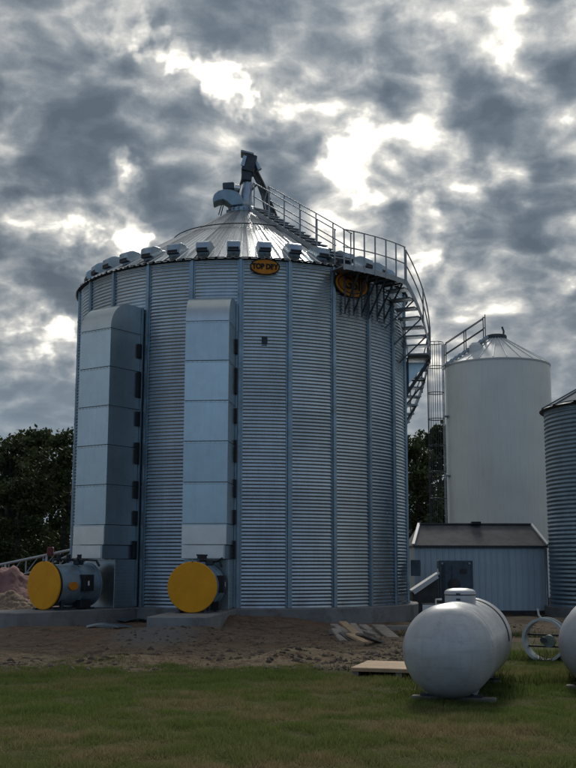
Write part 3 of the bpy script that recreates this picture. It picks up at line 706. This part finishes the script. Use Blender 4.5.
MB().tube([(.38, 0, H+1.6), (.40, 0, H+1.85), (.32, 0, H+2.08)], .05, 8).obj('cap_lever', 'dark_steel', tb)
vt = MB().lathe([(.001, .40), (.20, .36), (.32, .22), (.34, .0), (.30, -.3)], 20).obj('roof_vent', 'white_bin_roof', tb); vt.location = (-1.25, -1.0, H+.66)
# roof walkway of that bin
wk = thing('roof_walkway', 'sloped walkway with two-bar railing on the cone roof of the white bin', 'walkway', (TB.x-TBR, TB.y-.6, TZ))
def wl(u, side, dz): return Vector((u*2.12, side*.28, u*1.42 + dz))
for sd in (-1, 1):
    MB().bar(wl(-.04, sd, .0), wl(.98, sd, .0), .05, .12).obj('stringer', 'galv_rail', wk)
    for h in (.55, 1.1): MB().tube([wl(-.04, sd, h), wl(.92, sd, h)], .022, 6).obj('rail', 'dark_steel', wk)
    for u in (-.03, .45, .92): MB().tube([wl(u, sd, 0), wl(u, sd, 1.22 if u > .9 else 1.12)], .024, 6).obj('post', 'dark_steel', wk)
for k in range(10): MB().box(wl(.02+k*.1, 0, .05), (.16, .54, .03)).obj('tread', 'galv_rail', wk)
# caged ladder
lad = thing('caged_ladder', 'tall ladder inside a round safety cage left of the white bin', 'ladder', (TB.x-TBR-.52, TB.y-.35, -.2))
hl = TZ + .2; cr = .44
for sx in (-1, 1): MB().tube([(.36, sx*.22, 0), (.36, sx*.22, hl+1.1)], .025, 6).obj('ladder_rail', 'galv_rail', lad)
for k in range(38): MB().tube([(.36, -.22, .3+k*.3), (.36, .22, .3+k*.3)], .014, 6).obj('rung', 'galv_rail', lad)
for k in range(8):
    a = R_(75 + 30*k); MB().tube([(cr*math.cos(a), cr*math.sin(a), 2.2), (cr*math.cos(a), cr*math.sin(a), hl+1.15)], .016, 5).obj('cage_bar', 'dark_steel', lad)
for z in [2.2 + 1.33*k for k in range(7)] + [hl-.1, hl+1.15]:
    MB().tube([(.36, .22, z)] + [(cr*math.cos(R_(a)), cr*math.sin(R_(a)), z) for a in range(75, 290, 15)] + [(.36, -.22, z)], .022, 6).obj('hoop', 'dark_steel', lad)
for z in (3, 6, 9): MB().box((.46, 0, z), (.24, .5, .05)).obj('standoff', 'galv_rail', lad)

# ------------------------------------------------------------------ small corrugated bin at the right edge
SR = 3.2; SY = 39.0; sx0 = at(552, 561, 39.0).x
sb = thing('small_bin', 'smaller dark blue grey corrugated bin cut off by the right edge', 'grain bin', (sx0 + SR, SY, 0), .17)
SZ0 = .02; SH = 7.05; npz = 48
smesh = wall_mesh(SR, SH, npz, .016, 22.5, 8, 'wall_panel', 'bin_far')
st2 = MB().box((0, -(SR+.03), SH/2), (.09, .06, SH)).mesh('seam_strip', 'bin_far', smooth=False)
for k in range(16):
    w = link('wall_panel', smesh, sb); w.location = (0, 0, SZ0); w.rotation_euler = (0, 0, R_(22.5*k))
def srz(r): return SZ0 + SH + (SR - r)*.56
rr = MB(); pts = [(-.5, .05), (-.46, .05), (-.43, 0), (.43, 0), (.46, .05), (.5, .05)]; V = []
for r in (SR+.16, SR*.5, .3):
    for a, h in pts: V.append(pol(r, a*18, srz(r)+h))
rr.add(V, [(i*6+j, i*6+j+1, (i+1)*6+j+1, (i+1)*6+j) for i in range(2) for j in range(5)]); rrm = rr.mesh('roof_panel', 'bin_roof', angle=20)
for k in range(20): link('roof_panel', rrm, sb).rotation_euler = (0, 0, R_(18*k))
MB().lathe([(SR+.03, SZ0+SH-.16), (SR+.14, SZ0+SH-.14), (SR+.17, srz(SR+.17)-.01), (SR+.02, srz(SR+.02)-.02)], 64).obj('eave_flashing', 'black', sb)
MB().lathe([(.32, srz(.3)-.05), (.34, srz(.3)+.2), (.001, srz(.3)+.28)], 24).obj('cap', 'galv_rail', sb)
MB().lathe([(SR-.2, -.7), (SR+.22, -.7), (SR+.22, SZ0-.01), (SR-.2, SZ0-.005)], 64).obj('foundation', 'concrete', sb)

# ------------------------------------------------------------------ shed
SHY = 40.2; c0 = at(413.5, 561, SHY); c1 = at(548, 561, SHY); swd = c1.x - c0.x
zr_e = at(480, 545, SHY).z; zr_r = at(480, 524, SHY+1.35).z; zb_ = at(480, 610, SHY).z
sd_ = thing('shed', 'low pale metal-sided shed with dark shingle roof and white trim', 'shed', ((c0.x+c1.x)/2, SHY, zb_))
hw = swd/2 - .06; he = zr_e - zb_; hr = zr_r - zb_; dp = 2.7
MB().box((0, dp/2, he/2-.2), (hw*2-.04, dp-.04, he+.38)).obj('wall_core', 'shed_siding', sd_)
np_ = 22; pw = (hw*2)/np_
pr = [(-pw*.5, 0), (pw*.18, 0), (pw*.26, .022), (pw*.42, .022), (pw*.5, 0), (pw*.5, -.004), (-pw*.5, -.004)]
V = [(x, -y, z) for z in (0, he-.03) for x, y in pr]; n = len(pr)
spm = MB().add(V, [tuple(range(n)), tuple(range(n, 2*n))[::-1]] + [(i, (i+1) % n, (i+1) % n+n, i+n) for i in range(n)]).mesh('siding_panel', 'shed_siding', smooth=False)
for k in range(np_): link('siding_panel', spm, sd_).location = (-hw + pw*(k+.5), -.012, 0)
MB().box((0, 0.02, -.10), (hw*2+.02, .06, .22)).obj('skirt', 'brown_panel', sd_)
# roof: front and back slopes with ends leaning in, white barge boards on the ends
in_l = .40; in_r = .26; ov = .14; Xl, Xr = -swd/2, swd/2
A = [(Xl, -ov, he), (Xr, -ov, he), (Xr-in_r, dp/2, hr), (Xl+in_l, dp/2, hr), (Xl, dp+ov, he), (Xr, dp+ov, he)]
V = A + [(x, y, z-.06) for x, y, z in A]
MB().add(V, [(0,1,2,3), (3,2,5,4), (0,3,4), (1,5,2), (6,9,8,7), (9,10,11,8), (6,10,9), (7,8,11), (0,6,7,1), (4,5,11,10), (0,4,10,6), (1,7,11,5)]).obj('roof', 'shed_roof', sd_, smooth=False)
slopev = Vector(A[3]) - Vector(A[0])
for p, q in ((A[0], A[3]), (A[1], A[2])):
    MB().bar(Vector(p)+Vector((0,-.01,.03)), Vector(q)+Vector((0,0,.03)), .10, .06).obj('barge_board', 'shed_trim', sd_)
MB().bar((Xl+in_l, dp/2, hr+.02), (Xr-in_r, dp/2, hr+.02), .18, .05).obj('ridge_cap', 'shed_roof', sd_)
MB().box((.08, dp/2-.15, hr+.05), (.34, .25, .10)).obj('ridge_vent', 'black', sd_)
MB().box((0, -ov-.012, he-.045), (swd, .02, .08)).obj('fascia', 'seam', sd_)
MB().tube([(Xr-.10, -ov-.04, he-.08), (Xr-.08, -.10, he-.3), (Xr-.08, -.10, .1), (Xr-.12, -.4, -.35)], .05, 8).obj('downspout', 'galv_rail', sd_)
MB().box((Xr-.30, -.03, he/2), (.06, .03, he-.1)).obj('corner_trim', 'shed_siding', sd_)

# equipment in front of the shed
EY = 37.5
e0 = at(440, 602, EY); e1 = at(473, 560, EY)
cb = thing('control_cabinet', 'dark blue grey machine cabinet standing in front of the shed wall', 'cabinet', ((e0.x+e1.x)/2, EY, e0.z-.25))
w = e1.x-e0.x; h = e1.z-e0.z+.25
MB().box((0, .25, h/2), (w, .5, h)).obj('body', 'dark_box', cb, bevel=.02)
MB().box((w*.16, -.012, h*.60), (w*.56, .025, h*.62)).obj('door', 'dark_box', cb, bevel=.008)
MB().lathe([(.001, -.05), (.17, -.05), (.20, -.035), (.20, .0)], 24, 'Y').obj('round_cover', 'brown_panel', cb).location = (-w*.05, -.026, h*.52)
MB().box((w*.22, -.03, h*.78), (.24, .02, .16)).obj('rust_plate', 'brown_panel', cb)
MB().box((-w*.36, -.015, h*.5), (.10, .03, h*.9)).obj('conduit', 'seam', cb)
for sx in (-1, 1): MB().box((sx*w*.4, -.02, h-.1), (.06, .03, .06)).obj('bolt', 'galv_rail', cb)
f0 = at(413, 592, EY-.6); f1 = at(438.5, 574.5, EY-.6); fz = at(425, 614, EY-.6).z - .2
hp = thing('unload_hopper', 'dark hopper with a pale sloping lid between the big bin and the cabinet', 'hopper', (f0.x, EY-.6, fz))
w = f1.x - f0.x; za = f0.z-fz; zb2 = f1.z-fz
V = [(0, 0, 0), (w, 0, 0), (w, 0, zb2-.03), (0, 0, za-.03)]; V = V + [(x, .8, z) for x, y, z in V]
MB().add(V, [(0,1,2,3), (7,6,5,4), (0,4,5,1), (1,5,6,2), (2,6,7,3), (3,7,4,0)]).obj('body', 'brown_panel', hp, smooth=False)
V = [(-.03, -.05, za), (w+.04, -.05, zb2+.02), (w+.04, .85, zb2+.02), (-.03, .85, za)]
MB().add(V + [(x, y, z+.06) for x, y, z in V] , [(3,2,1,0), (4,5,6,7), (0,1,5,4), (1,2,6,5), (2,3,7,6), (3,0,4,7)]).obj('lid', 'shed_trim', hp, smooth=False)
MB().box((w*.5, -.06, (za+zb2)/2-.02), (math.hypot(w, zb2-za)*.95, .012, .15), Matrix.Rotation(-math.atan2(zb2-za, w), 3, 'Y')).obj('lid_lip', 'shed_trim', hp)
MB().bar((w, -.06, zb2), (w-.02, -.06, zb2+.2), .04).obj('lid_handle', 'shed_trim', hp)
s0 = at(422, 616, 33.5); s1 = at(446, 603, 33.5)
sg = thing('notice_board', 'low white board in a dark frame on the ground behind the propane tank', 'board', ((s0.x+s1.x)/2, 33.5, s0.z-.15), 0)
w = s1.x-s0.x; h = s1.z-s0.z+.15
MB().box((0, 0, h/2), (w, .04, h)).obj('frame', 'black', sg)
MB().box((0, -.024, h/2+.06), (w-.07, .012, h-.19)).obj('panel', 'shed_trim', sg)
MB().box((w*.1, -.033, h/2+.02), (w*.34, .006, h*.25)).obj('stain', 'sand', sg)

# ------------------------------------------------------------------ propane tanks
def propane(px_near, Y0, yaw, label, base, r=.52, L=3.15):
    o = thing('propane_tank', label, 'propane tank', base, yaw, 'white propane tanks on the grass')
    cz = r + .045; HD = .46
    prof = [(r*math.sin(a), -(L/2 - HD) - HD*math.cos(a)) for a in np.linspace(0.001, PI/2, 14)]
    prof += [(r, y) for y in np.linspace(-(L/2-HD), L/2-HD, 9)[1:-1]]
    prof += [(r*math.sin(a), (L/2 - HD) - HD*math.cos(a)) for a in np.linspace(PI/2, PI-.001, 14)]
    b = MB().lathe(prof, 64, 'Y').obj('body', 'white_tank', o, angle=80); b.location = (0, 0, cz)
    for y in (-(L/2-HD), L/2-HD):
        MB().lathe([(r-.001, y-.014), (r+.004, y), (r-.001, y+.014)], 64, 'Y').obj('weld', 'white_tank', b)
    MB().lathe([(r-.002, .62), (r+.009, .62), (r+.009, .70), (r-.002, .70)], 64, 'Y', 0, PI*1.0).obj('strap', 'black', b)
    # valve dome with hinged lid
    dm = MB().lathe([(.19, -.08), (.19, .075), (.196, .08), (.196, .092), (.186, .118), (.155, .138), (.09, .15), (.001, .153)], 32).obj('valve_dome', 'white_tank', o); dm.location = (0, 0, cz+r)
    MB().lathe([(.191, .066), (.1945, .072), (.191, .078)], 32).obj('lid_seam', 'seam', dm)
    for z in (.02, .085): MB().box((.0, -.19, z), (.05, .025, .02)).obj('latch', 'seam', dm)
    MB().tube([(-.22, -.55, cz+r-.06), (-.22, -.55, cz+r+.03), (-.16, -.50, cz+r+.03)], .012, 6).obj('lifting_eye', 'white_tank', o)
    for y in (-(L/2-.62), L/2-.62):
        for sx in (-1, 1):
            MB().bar((sx*.26, y, .08), (sx*.30, y, cz-r*.74), .07, .05).obj('leg', 'white_tank', o)
        MB().box((0, y, .055), (.70, .12, .05)).obj('saddle', 'dark_steel', o)
        MB().box((.02, y, .016), (.95 if y < 0 else .72, .16, .07)).obj('skid_timber', 'wood_gray', o, bevel=.008)
    return o
k0 = gp(461, 699, 0); yaw = -R_(16)
dv = Vector((math.sin(-yaw), math.cos(-yaw), 0))
ctr = Vector((k0.x-.085, k0.y, 0)) + dv*.88
propane(0, 0, yaw, 'white propane tank on timber skids, whole and nearest the camera', (ctr.x, ctr.y, float(ground_z(ctr.x, ctr.y))))
k1 = gp(566, 687, 0); c2 = Vector((k1.x + .47, k1.y-.05, 0)) + dv*.88
propane(0, 0, yaw, 'white propane tank cut off by the right edge of the picture', (c2.x, c2.y, float(ground_z(c2.x, c2.y))))

# ------------------------------------------------------------------ pallet
p0 = gp(354, 676, 0); pl = thing('pallet', 'low wooden pallet with new tan plywood top on the grass', 'pallet', (p0.x+.76, p0.y+.40, float(ground_z(p0.x+.5, p0.y+.4))), R_(-16))
for x in (-.60, 0, .60): MB().box((x, 0, .04), (.09, 1.10, .09)).obj('stringer', 'wood_gray', pl)
for k in range(3): MB().box((0, -.38+.38*k, .10), (1.32, .376, .025)).obj('deck_board', 'wood_new', pl, bevel=.003)
MB().box((0, -.575, .085), (1.32, .02, .045)).obj('edge_board', 'wood_new', pl)

# ------------------------------------------------------------------ pile of old boards
BL = [((331,623),(362,640),.14),((336,629),(345,642),.16),((343,622),(368,643),.15),((352,622),(366,640),.12),((357,621),(388,642),.15),((371,619),(401,644),.24),
      ((349,634),(372,645),.13),((360,634),(384,643),.16),((340,632),(357,645),.12),((348,627),(390,638),.13)]
names = ['grey weathered board at the left end of the board pile', 'short pale board standing out at the left foot of the pile', 'long tan board leaning across the pile middle',
 'narrow board second from the left top of the pile', 'long grey board beside the widest plank', 'widest pale grey plank on the right of the board pile', 'low board at the front of the pile',
 'grey board under the long boards on the right', 'dark short board low on the left of the pile', 'thin board lying crosswise on the pile']
for i, ((ax, ay), (bx, by), w) in enumerate(BL):
    z1 = .02 + .03*(i % 4) - .13; z0 = z1 + .16 + .05*(i % 3)
    b = gp(bx, by, z1); a = gp(ax, ay, z0); 
    dvec = a - b; 
    if dvec.length > 3.2: a = b + dvec*(3.2/dvec.length)
    gz = float(ground_z(b.x, b.y)); mid = (a+b)/2
    o = MB().bar(a-mid, b-mid, w*1.15, .045).obj('board', 'wood_new' if i in (2, 6) else 'wood_gray', bevel=.004); o.location = mid
    tag(o, names[i], 'board', 'boards of the pile beside the bin')
# props hidden in the pile
pm_ = gp(362, 634, -.12)
for i, (dx, dy, lab) in enumerate(((-.35, .25, 'square timber underneath the left half of the board pile'), (.75, .45, 'square timber underneath the right half of the board pile'))):
    o = MB().box((0, 0, 0), (.8, .10, .12)).obj('timber', 'wood_gray', bevel=.006); o.location = (pm_.x+dx, pm_.y+dy, float(ground_z(pm_.x+dx, pm_.y+dy))+.05); o.rotation_euler = (0, 0, .15)
    tag(o, lab, 'timber', 'boards of the pile beside the bin')

# ------------------------------------------------------------------ aeration fan lying on the grass
q = gp(546.5, 661, 0)
fn = thing('aeration_fan', 'round white fan housing standing on the grass beside the right tank', 'fan', (q.x, q.y, float(ground_z(q.x, q.y))), R_(-26))
r = .315
MB().lathe([(r, 0), (r, .26), (r-.012, .26), (r-.012, 0), (r, 0)], 40, 'Y').obj('housing', 'fan_white', fn).location = (0, -.11, r)
fl = MB()
for y in (-.12, .14): fl.lathe([(r-.015, y), (r+.028, y), (r+.028, y+.02), (r-.015, y+.02), (r-.015, y)], 40, 'Y')
fl.obj('flange', 'fan_white', fn).location = (0, 0, r)
MB().tube([(.06, -.04, r-.02), (.06, .12, r-.02)], .095, 16).obj('motor', 'motor_green', fn)
MB().tube([(0, -.135, r), (0, -.10, r)], .05, 12).obj('hub', 'dark_steel', fn)
for dz in (-.11, .07): MB().bar((-r+.02, .09, r+dz), (r-.02, .09, r+dz), .03, .03).obj('motor_mount', 'brown_panel', fn)
MB().tube([(-.05, .1, 2*r-.01), (-.11, .1, 2*r+.06), (-.13, .12, 2*r+.16)], .018, 6).obj('cable', 'fan_white', fn)

# ------------------------------------------------------------------ left background: auger, heaps
a0 = at(-25, 571, 46); a1 = at(78, 549, 46)
au = thing('auger', 'pale steel transport auger with truss bracing crossing behind the left heater', 'auger', (a0.x, a0.y, -.2))
ax = a1 - a0; A_ = lambda u, dz=0: Vector((ax.x*u, ax.y*u, a0.z + .2 + ax.z*u + dz))
MB().tube([A_(0), A_(1)], .055, 10).obj('tube', 'galv_rail', au)
MB().tube([A_(0, -.75), A_(.62, -.55), A_(1, -.1)], .035, 8).obj('truss_rod', 'galv_rail', au)
for k in range(6):
    u = k/6; MB().tube([A_(u), A_(u, -.74+.28*u)], .03, 6).obj('truss_post', 'galv_rail', au)
    MB().tube([A_(u+.12), A_(u, -.72+.25*u)], .02, 6).obj('truss_brace', 'galv_rail', au)
for u in (.3, .7):
    for s in (-.6, .6): MB().tube([A_(u), Vector((A_(u).x, A_(u).y+s, .05))], .04, 8).obj('leg', 'galv_rail', au)
MB().box(A_(.735, .12), (.26, .24, .36)).obj('gearbox', 'red_paint', au, bevel=.04)
def heap(name, label, cat, c, rx, ry, h, mat, seed, rough=.10):
    rg = np.random.default_rng(seed); ks = [(rg.normal(size=2)*s, rg.uniform(0, 6), a) for s, a in ((1.2,.5),(1.2,.5),(2.5,.3),(2.5,.3),(6,.12),(6,.12),(12,.06),(12,.06))]
    n = 60; u = np.linspace(-1, 1, n); U, Vv = np.meshgrid(u, u); d = np.hypot(U, Vv)
    z = np.clip(1-d, 0, 1)**.8*h*(1 + rough*4*sum(a*np.sin(U*k[0]*3+Vv*k[1]*3+p) for k, p, a in ks)*.25) - .06
    z = z + rg.normal(size=z.shape)*.028*(d < .97)
    V = np.stack([U*rx, Vv*ry, z], -1).reshape(-1, 3); i = np.arange(n*n).reshape(n, n)
    me = fastmesh(name, V, np.stack([i[:-1,:-1], i[:-1,1:], i[1:,1:], i[1:,:-1]], -1).reshape(-1, 4), mat); me.polygons.foreach_set('use_smooth', [True]*len(me.polygons))
    o = link(name, me); o.location = c; return tag(o, label, cat)
hc = at(8, 590, 40); heap('gravel_heap', 'pinkish heap of gravel at the left edge below the auger', 'heap', (hc.x-.1, 40, -.25), 2.0, 2.2, 1.75, 'dirt_heap', 3)
hc = at(14, 600, 36); heap('sand_heap', 'low tan heap of sand behind the left disc', 'heap', (hc.x-.2, 36.3, -.25), 1.7, 1.3, .85, 'sand', 5)

# ------------------------------------------------------------------ scrap on the dirt
for i, (px, py, w, d, rz, lab) in enumerate([(118, 622, 1.0, .5, .5, 'curved grey scrap sheet nearest the right pad'), (103, 627, .75, .30, .2, 'small dark scrap sheet lying before the left pad'), (134, 618, .9, .35, .9, 'bent grey scrap sheet leaning by the right pad')]):
    p = gp(px, py, .0); V = []; n = 8
    for k in range(n+1):
        f = k/n-.5; z = .07*math.cos(f*PI) + .03*f
        for yy in (-d/2, d/2):
            for dz in (0, .008): V.append((f*w, yy, z+dz))
    Fc = []
    for k in range(n): 
        a = k*4; Fc += [(a, a+2, a+6, a+4), (a+1, a+5, a+7, a+3), (a, a+4, a+5, a+1), (a+2, a+3, a+7, a+6)]
    Fc += [(0,1,3,2), (n*4, n*4+2, n*4+3, n*4+1)]
    o = MB().add(V, Fc).obj('scrap_sheet', 'galv_stiff'); o.location = (p.x, p.y, float(ground_z(p.x, p.y))+.01); o.rotation_euler = (.1, .05, rz)
    tag(o, lab, 'scrap', 'scrap sheets on the dirt')

# ------------------------------------------------------------------ trees
def tree_mesh(seed, H, W):
    rg = np.random.default_rng(seed)
    tr = MB(); tr.tube([(0,0,-.3), (.1,.05,H*.2), (-.05,.1,H*.45), (.05,0,H*.8)], [W*.055, W*.045, W*.032, W*.008], 9)
    cl = []
    for k in range(52):
        a = rg.uniform(0, 2*PI); hz = H*(.12 + .84*rg.uniform()**.85); f = hz/H
        rad = W*.5*math.sin(PI*min(1, (f*.80+.16)))**.8*rg.uniform(.25, 1.0)
        c = Vector((rad*math.cos(a), rad*math.sin(a), hz)); cl.append((c, W*rg.uniform(.06, .19)))
        if k % 2 == 0:
            z0 = max(H*.15, hz - rad*.7); s = Vector((0, 0, min(z0, H*.75))); tr.tube([s, (s+c)/2 + Vector((0, 0, .1*rad)), c], [W*.018, W*.012, W*.004], 6)
    N = 125; cs = []; 
    for c, r in cl:
        d = rg.normal(size=(N, 3)); d /= np.linalg.norm(d, axis=1)[:, None]; q = r*rg.uniform(.15, 1.12, N)[:, None]**.6
        cs.append(np.array(c) + d*q*np.array([1, 1, .8]))
    C = np.concatenate(cs); n = len(C); sz = rg.uniform(.07, .24, n)[:, None]*(H/11)
    u = rg.normal(size=(n, 3)); u /= np.linalg.norm(u, axis=1)[:, None]; v = np.cross(u, rg.normal(size=(n, 3))); v /= np.linalg.norm(v, axis=1)[:, None]
    V = np.stack([C-u*sz, C+v*sz*.6, C+u*sz, C-v*sz*.6], 1).reshape(-1, 3); Fq = np.arange(n*4).reshape(n, 4)
    return tr.mesh('trunk', 'bark'), fastmesh('crown', V, Fq, 'leaf')
TM = [tree_mesh(11, 11.5, 7.5), tree_mesh(12, 11.0, 6.5), tree_mesh(13, 10.5, 8.0)]
TR = [(12, 435, 84, 0, 'dark bushy tree at the left edge of the picture'), (36, 431, 88, 1, 'tall dark tree right of the leftmost tree'), (70, 432, 82, 2, 'dark tree half hidden behind the left side of the big bin'),
      (-6, 440, 92, 2, 'dark tree mostly cut off by the left edge'), (52, 470, 97, 0, 'dark tree far back in the gap of the left trees'), (20, 480, 78, 1, 'lower dark tree in front of the left tree row'),
      (440, 426, 84, 1, 'dark tree behind the caged ladder'), (417, 440, 80, 0, 'dark tree directly right of the big bin wall'), (428, 470, 76, 2, 'lower dark tree above the shed roof left end')]
for i, (px, py, Y, k, lab) in enumerate(TR):
    p = at(px, py, Y); Hh = p.z + .2; b0 = (11.5, 11.0, 10.5)[k]
    o = thing('deciduous_tree', lab, 'tree', (p.x, Y, -.2), i*1.3, 'dark trees behind the farmyard')
    for nm, me in zip(('trunk', 'crown'), TM[k]):
        c = link(nm, me, o); s = Hh/b0/1.0; c.scale = (s*(1.15 if i in (4, 5, 8) else 1), s*(1.15 if i in (4,5,8) else 1), s)
# low hedge and scrub along the horizon behind the yard
n = 60000; rg = np.random.default_rng(5)
C = np.stack([rg.uniform(-60, 60, n), rg.uniform(96, 104, n), np.zeros(n)], -1)
C[:, 2] = rg.uniform(0, 1, n)**.8*(1.7 + .8*np.sin(C[:, 0]*.5) + .7*np.sin(C[:, 0]*1.3+2)) - .2
u = rg.normal(size=(n, 3)); u /= np.linalg.norm(u, axis=1)[:, None]; v = np.cross(u, rg.normal(size=(n, 3))); v /= np.linalg.norm(v, axis=1)[:, None]; sz = rg.uniform(.15, .34, n)[:, None]
tag(link('scrub', fastmesh('scrub', np.stack([C-u*sz, C+v*sz*.6, C+u*sz, C-v*sz*.6], 1).reshape(-1, 3), np.arange(n*4).reshape(n, 4), 'leaf')), 'dark scrub along the field edge behind the yard', 'scrub', kind='stuff')

# ------------------------------------------------------------------ grass, weeds, clods
def vnoise(p, s, k=6, seed=3):
    rg = np.random.default_rng(seed); return sum(np.sin(p[:, 0]*rg.normal()*s + p[:, 1]*rg.normal()*s + rg.uniform(0, 6)) for _ in range(k))/k**.5
def blades(name, pts, h, w, mat, label, lean=.5):
    rg = np.random.default_rng(21); n = len(pts); z = ground_z(pts[:, 0], pts[:, 1]); a = rg.uniform(0, 2*PI, n)
    hh = h*rg.uniform(.45, 1.25, n)*np.clip(1 + .45*vnoise(pts, 3.0, seed=14) + .35*vnoise(pts, 9.0, seed=15), .35, 2.6); ww = w*rg.uniform(.6, 1.3, n); la = rg.uniform(0, 2*PI, n); ll = hh*rg.uniform(.1, 1, n)*lean*2
    B = np.stack([pts[:, 0], pts[:, 1], z-.004], -1); s = np.stack([np.cos(a)*ww, np.sin(a)*ww, 0*a], -1)
    T = B + np.stack([np.cos(la)*ll, np.sin(la)*ll, hh], -1)
    V = np.stack([B-s, B+s, T], 1).reshape(-1, 3)
    o = link(name, fastmesh(name, V, np.arange(n*3).reshape(n, 3), mat)); return tag(o, label, name, kind='stuff')
N = 620000; rg = np.random.default_rng(31)
y = 8.3 + (19.5-8.3)*rg.uniform(0, 1, N)**1.15; x = rg.uniform(-1, 1, N)*(y*.30 + .9)
pts = np.stack([x, y], -1)
edge = 16.5 + .8*vnoise(pts, 1.1) + .6*vnoise(pts, 4.0, seed=5) + 4.2*sst(x, 2.2, 4.0)
keep = (y < edge + rg.normal(size=N)*.45) & (vnoise(pts, 2.6, seed=8) + rg.normal(size=N)*.8 > -.95)
blades('grass', pts[keep], .045, .0038, 'grass', 'short mown green and brown lawn in the foreground')
n = 26000; x = rg.uniform(2.4, 9, n); y = rg.uniform(16.3, 26, n); pts = np.stack([x, y], -1)
pts = pts[(vnoise(pts, 1.4, seed=4) + rg.normal(size=n)*.3 > .15)]
for (cx_, cy_, rx_, ry_, nn) in ((ctr.x-.15, ctr.y-.55, .6, .25, 350), (ctr.x+.29, ctr.y+.95, .7, .25, 500), (p0.x+.8, p0.y+.9, .9, .25, 500), (q.x, q.y-.05, .5, .2, 700), (c2.x-.3, c2.y-.4, .7, .3, 500)):
    pts = np.concatenate([pts, np.stack([cx_ + rg.normal(size=nn)*rx_*.55, cy_ + rg.normal(size=nn)*ry_*.6], -1)])
blades('weeds', pts, .13, .007, 'weed', 'taller weeds growing round the fan and behind the tanks', .4)
n = 26000; y = rg.uniform(16.2, 23, n); x = rg.uniform(-1, 1, n)*(y*.30+.9); pts = np.stack([x, y], -1)
pts = pts[(vnoise(pts, 1.8, seed=6) + rg.normal(size=n)*.4 > .5) & (x < 2.6)]
blades('dry_straw', pts, .035, .006, 'straw', 'dry straw scattered along the dirt edge', 1.6)
n = 11000; y = 16.2 + 14.8*rg.uniform(0, 1, n)**1.9; x = rg.uniform(-1, 1, n)*(y*.29+.6); rb = np.hypot(x-BC.x, y-BC.y)
ok = (rb > RB+.35) & (x < np.where(y < 23, 2.2, 9)) & (vnoise(np.stack([x, y], -1), 1.3, seed=9) + rg.normal(size=n)*.5 > .2); x, y = x[ok], y[ok]; n = len(x)
sz = (.012 + .05*rg.uniform(0, 1, n)**3)*np.where(y < 20, 1.15, .9); z = ground_z(x, y)
ico = np.array([(0,0,1),(1,0,0),(0,1,0),(-1,0,0),(0,-1,0),(0,0,-1)], float); fc = np.array([(0,1,2),(0,2,3),(0,3,4),(0,4,1),(5,2,1),(5,3,2),(5,4,3),(5,1,4)])
V = (ico[None]*(1+rg.normal(size=(n, 6, 1))*.38)*sz[:, None, None]*np.array([1.2, 1, .7])); an = rg.uniform(0, 6.28, n); c_, s_ = np.cos(an)[:, None], np.sin(an)[:, None]
V = np.stack([V[..., 0]*c_-V[..., 1]*s_, V[..., 0]*s_+V[..., 1]*c_, V[..., 2]], -1) + np.stack([x, y, z], -1)[:, None]
tag(link('dirt_clods', fastmesh('dirt_clods', V.reshape(-1, 3), (fc[None] + 6*np.arange(n)[:, None, None]).reshape(-1, 3), 'clod')), 'loose dirt clods scattered before the big bin', 'clods', kind='stuff')

SC.render.resolution_x = 768; SC.render.resolution_y = 1024
SC.cycles.max_bounces = 5; SC.cycles.diffuse_bounces = 2; SC.cycles.glossy_bounces = 3; SC.cycles.transmission_bounces = 2
SC.cycles.caustics_reflective = False; SC.cycles.caustics_refractive = False
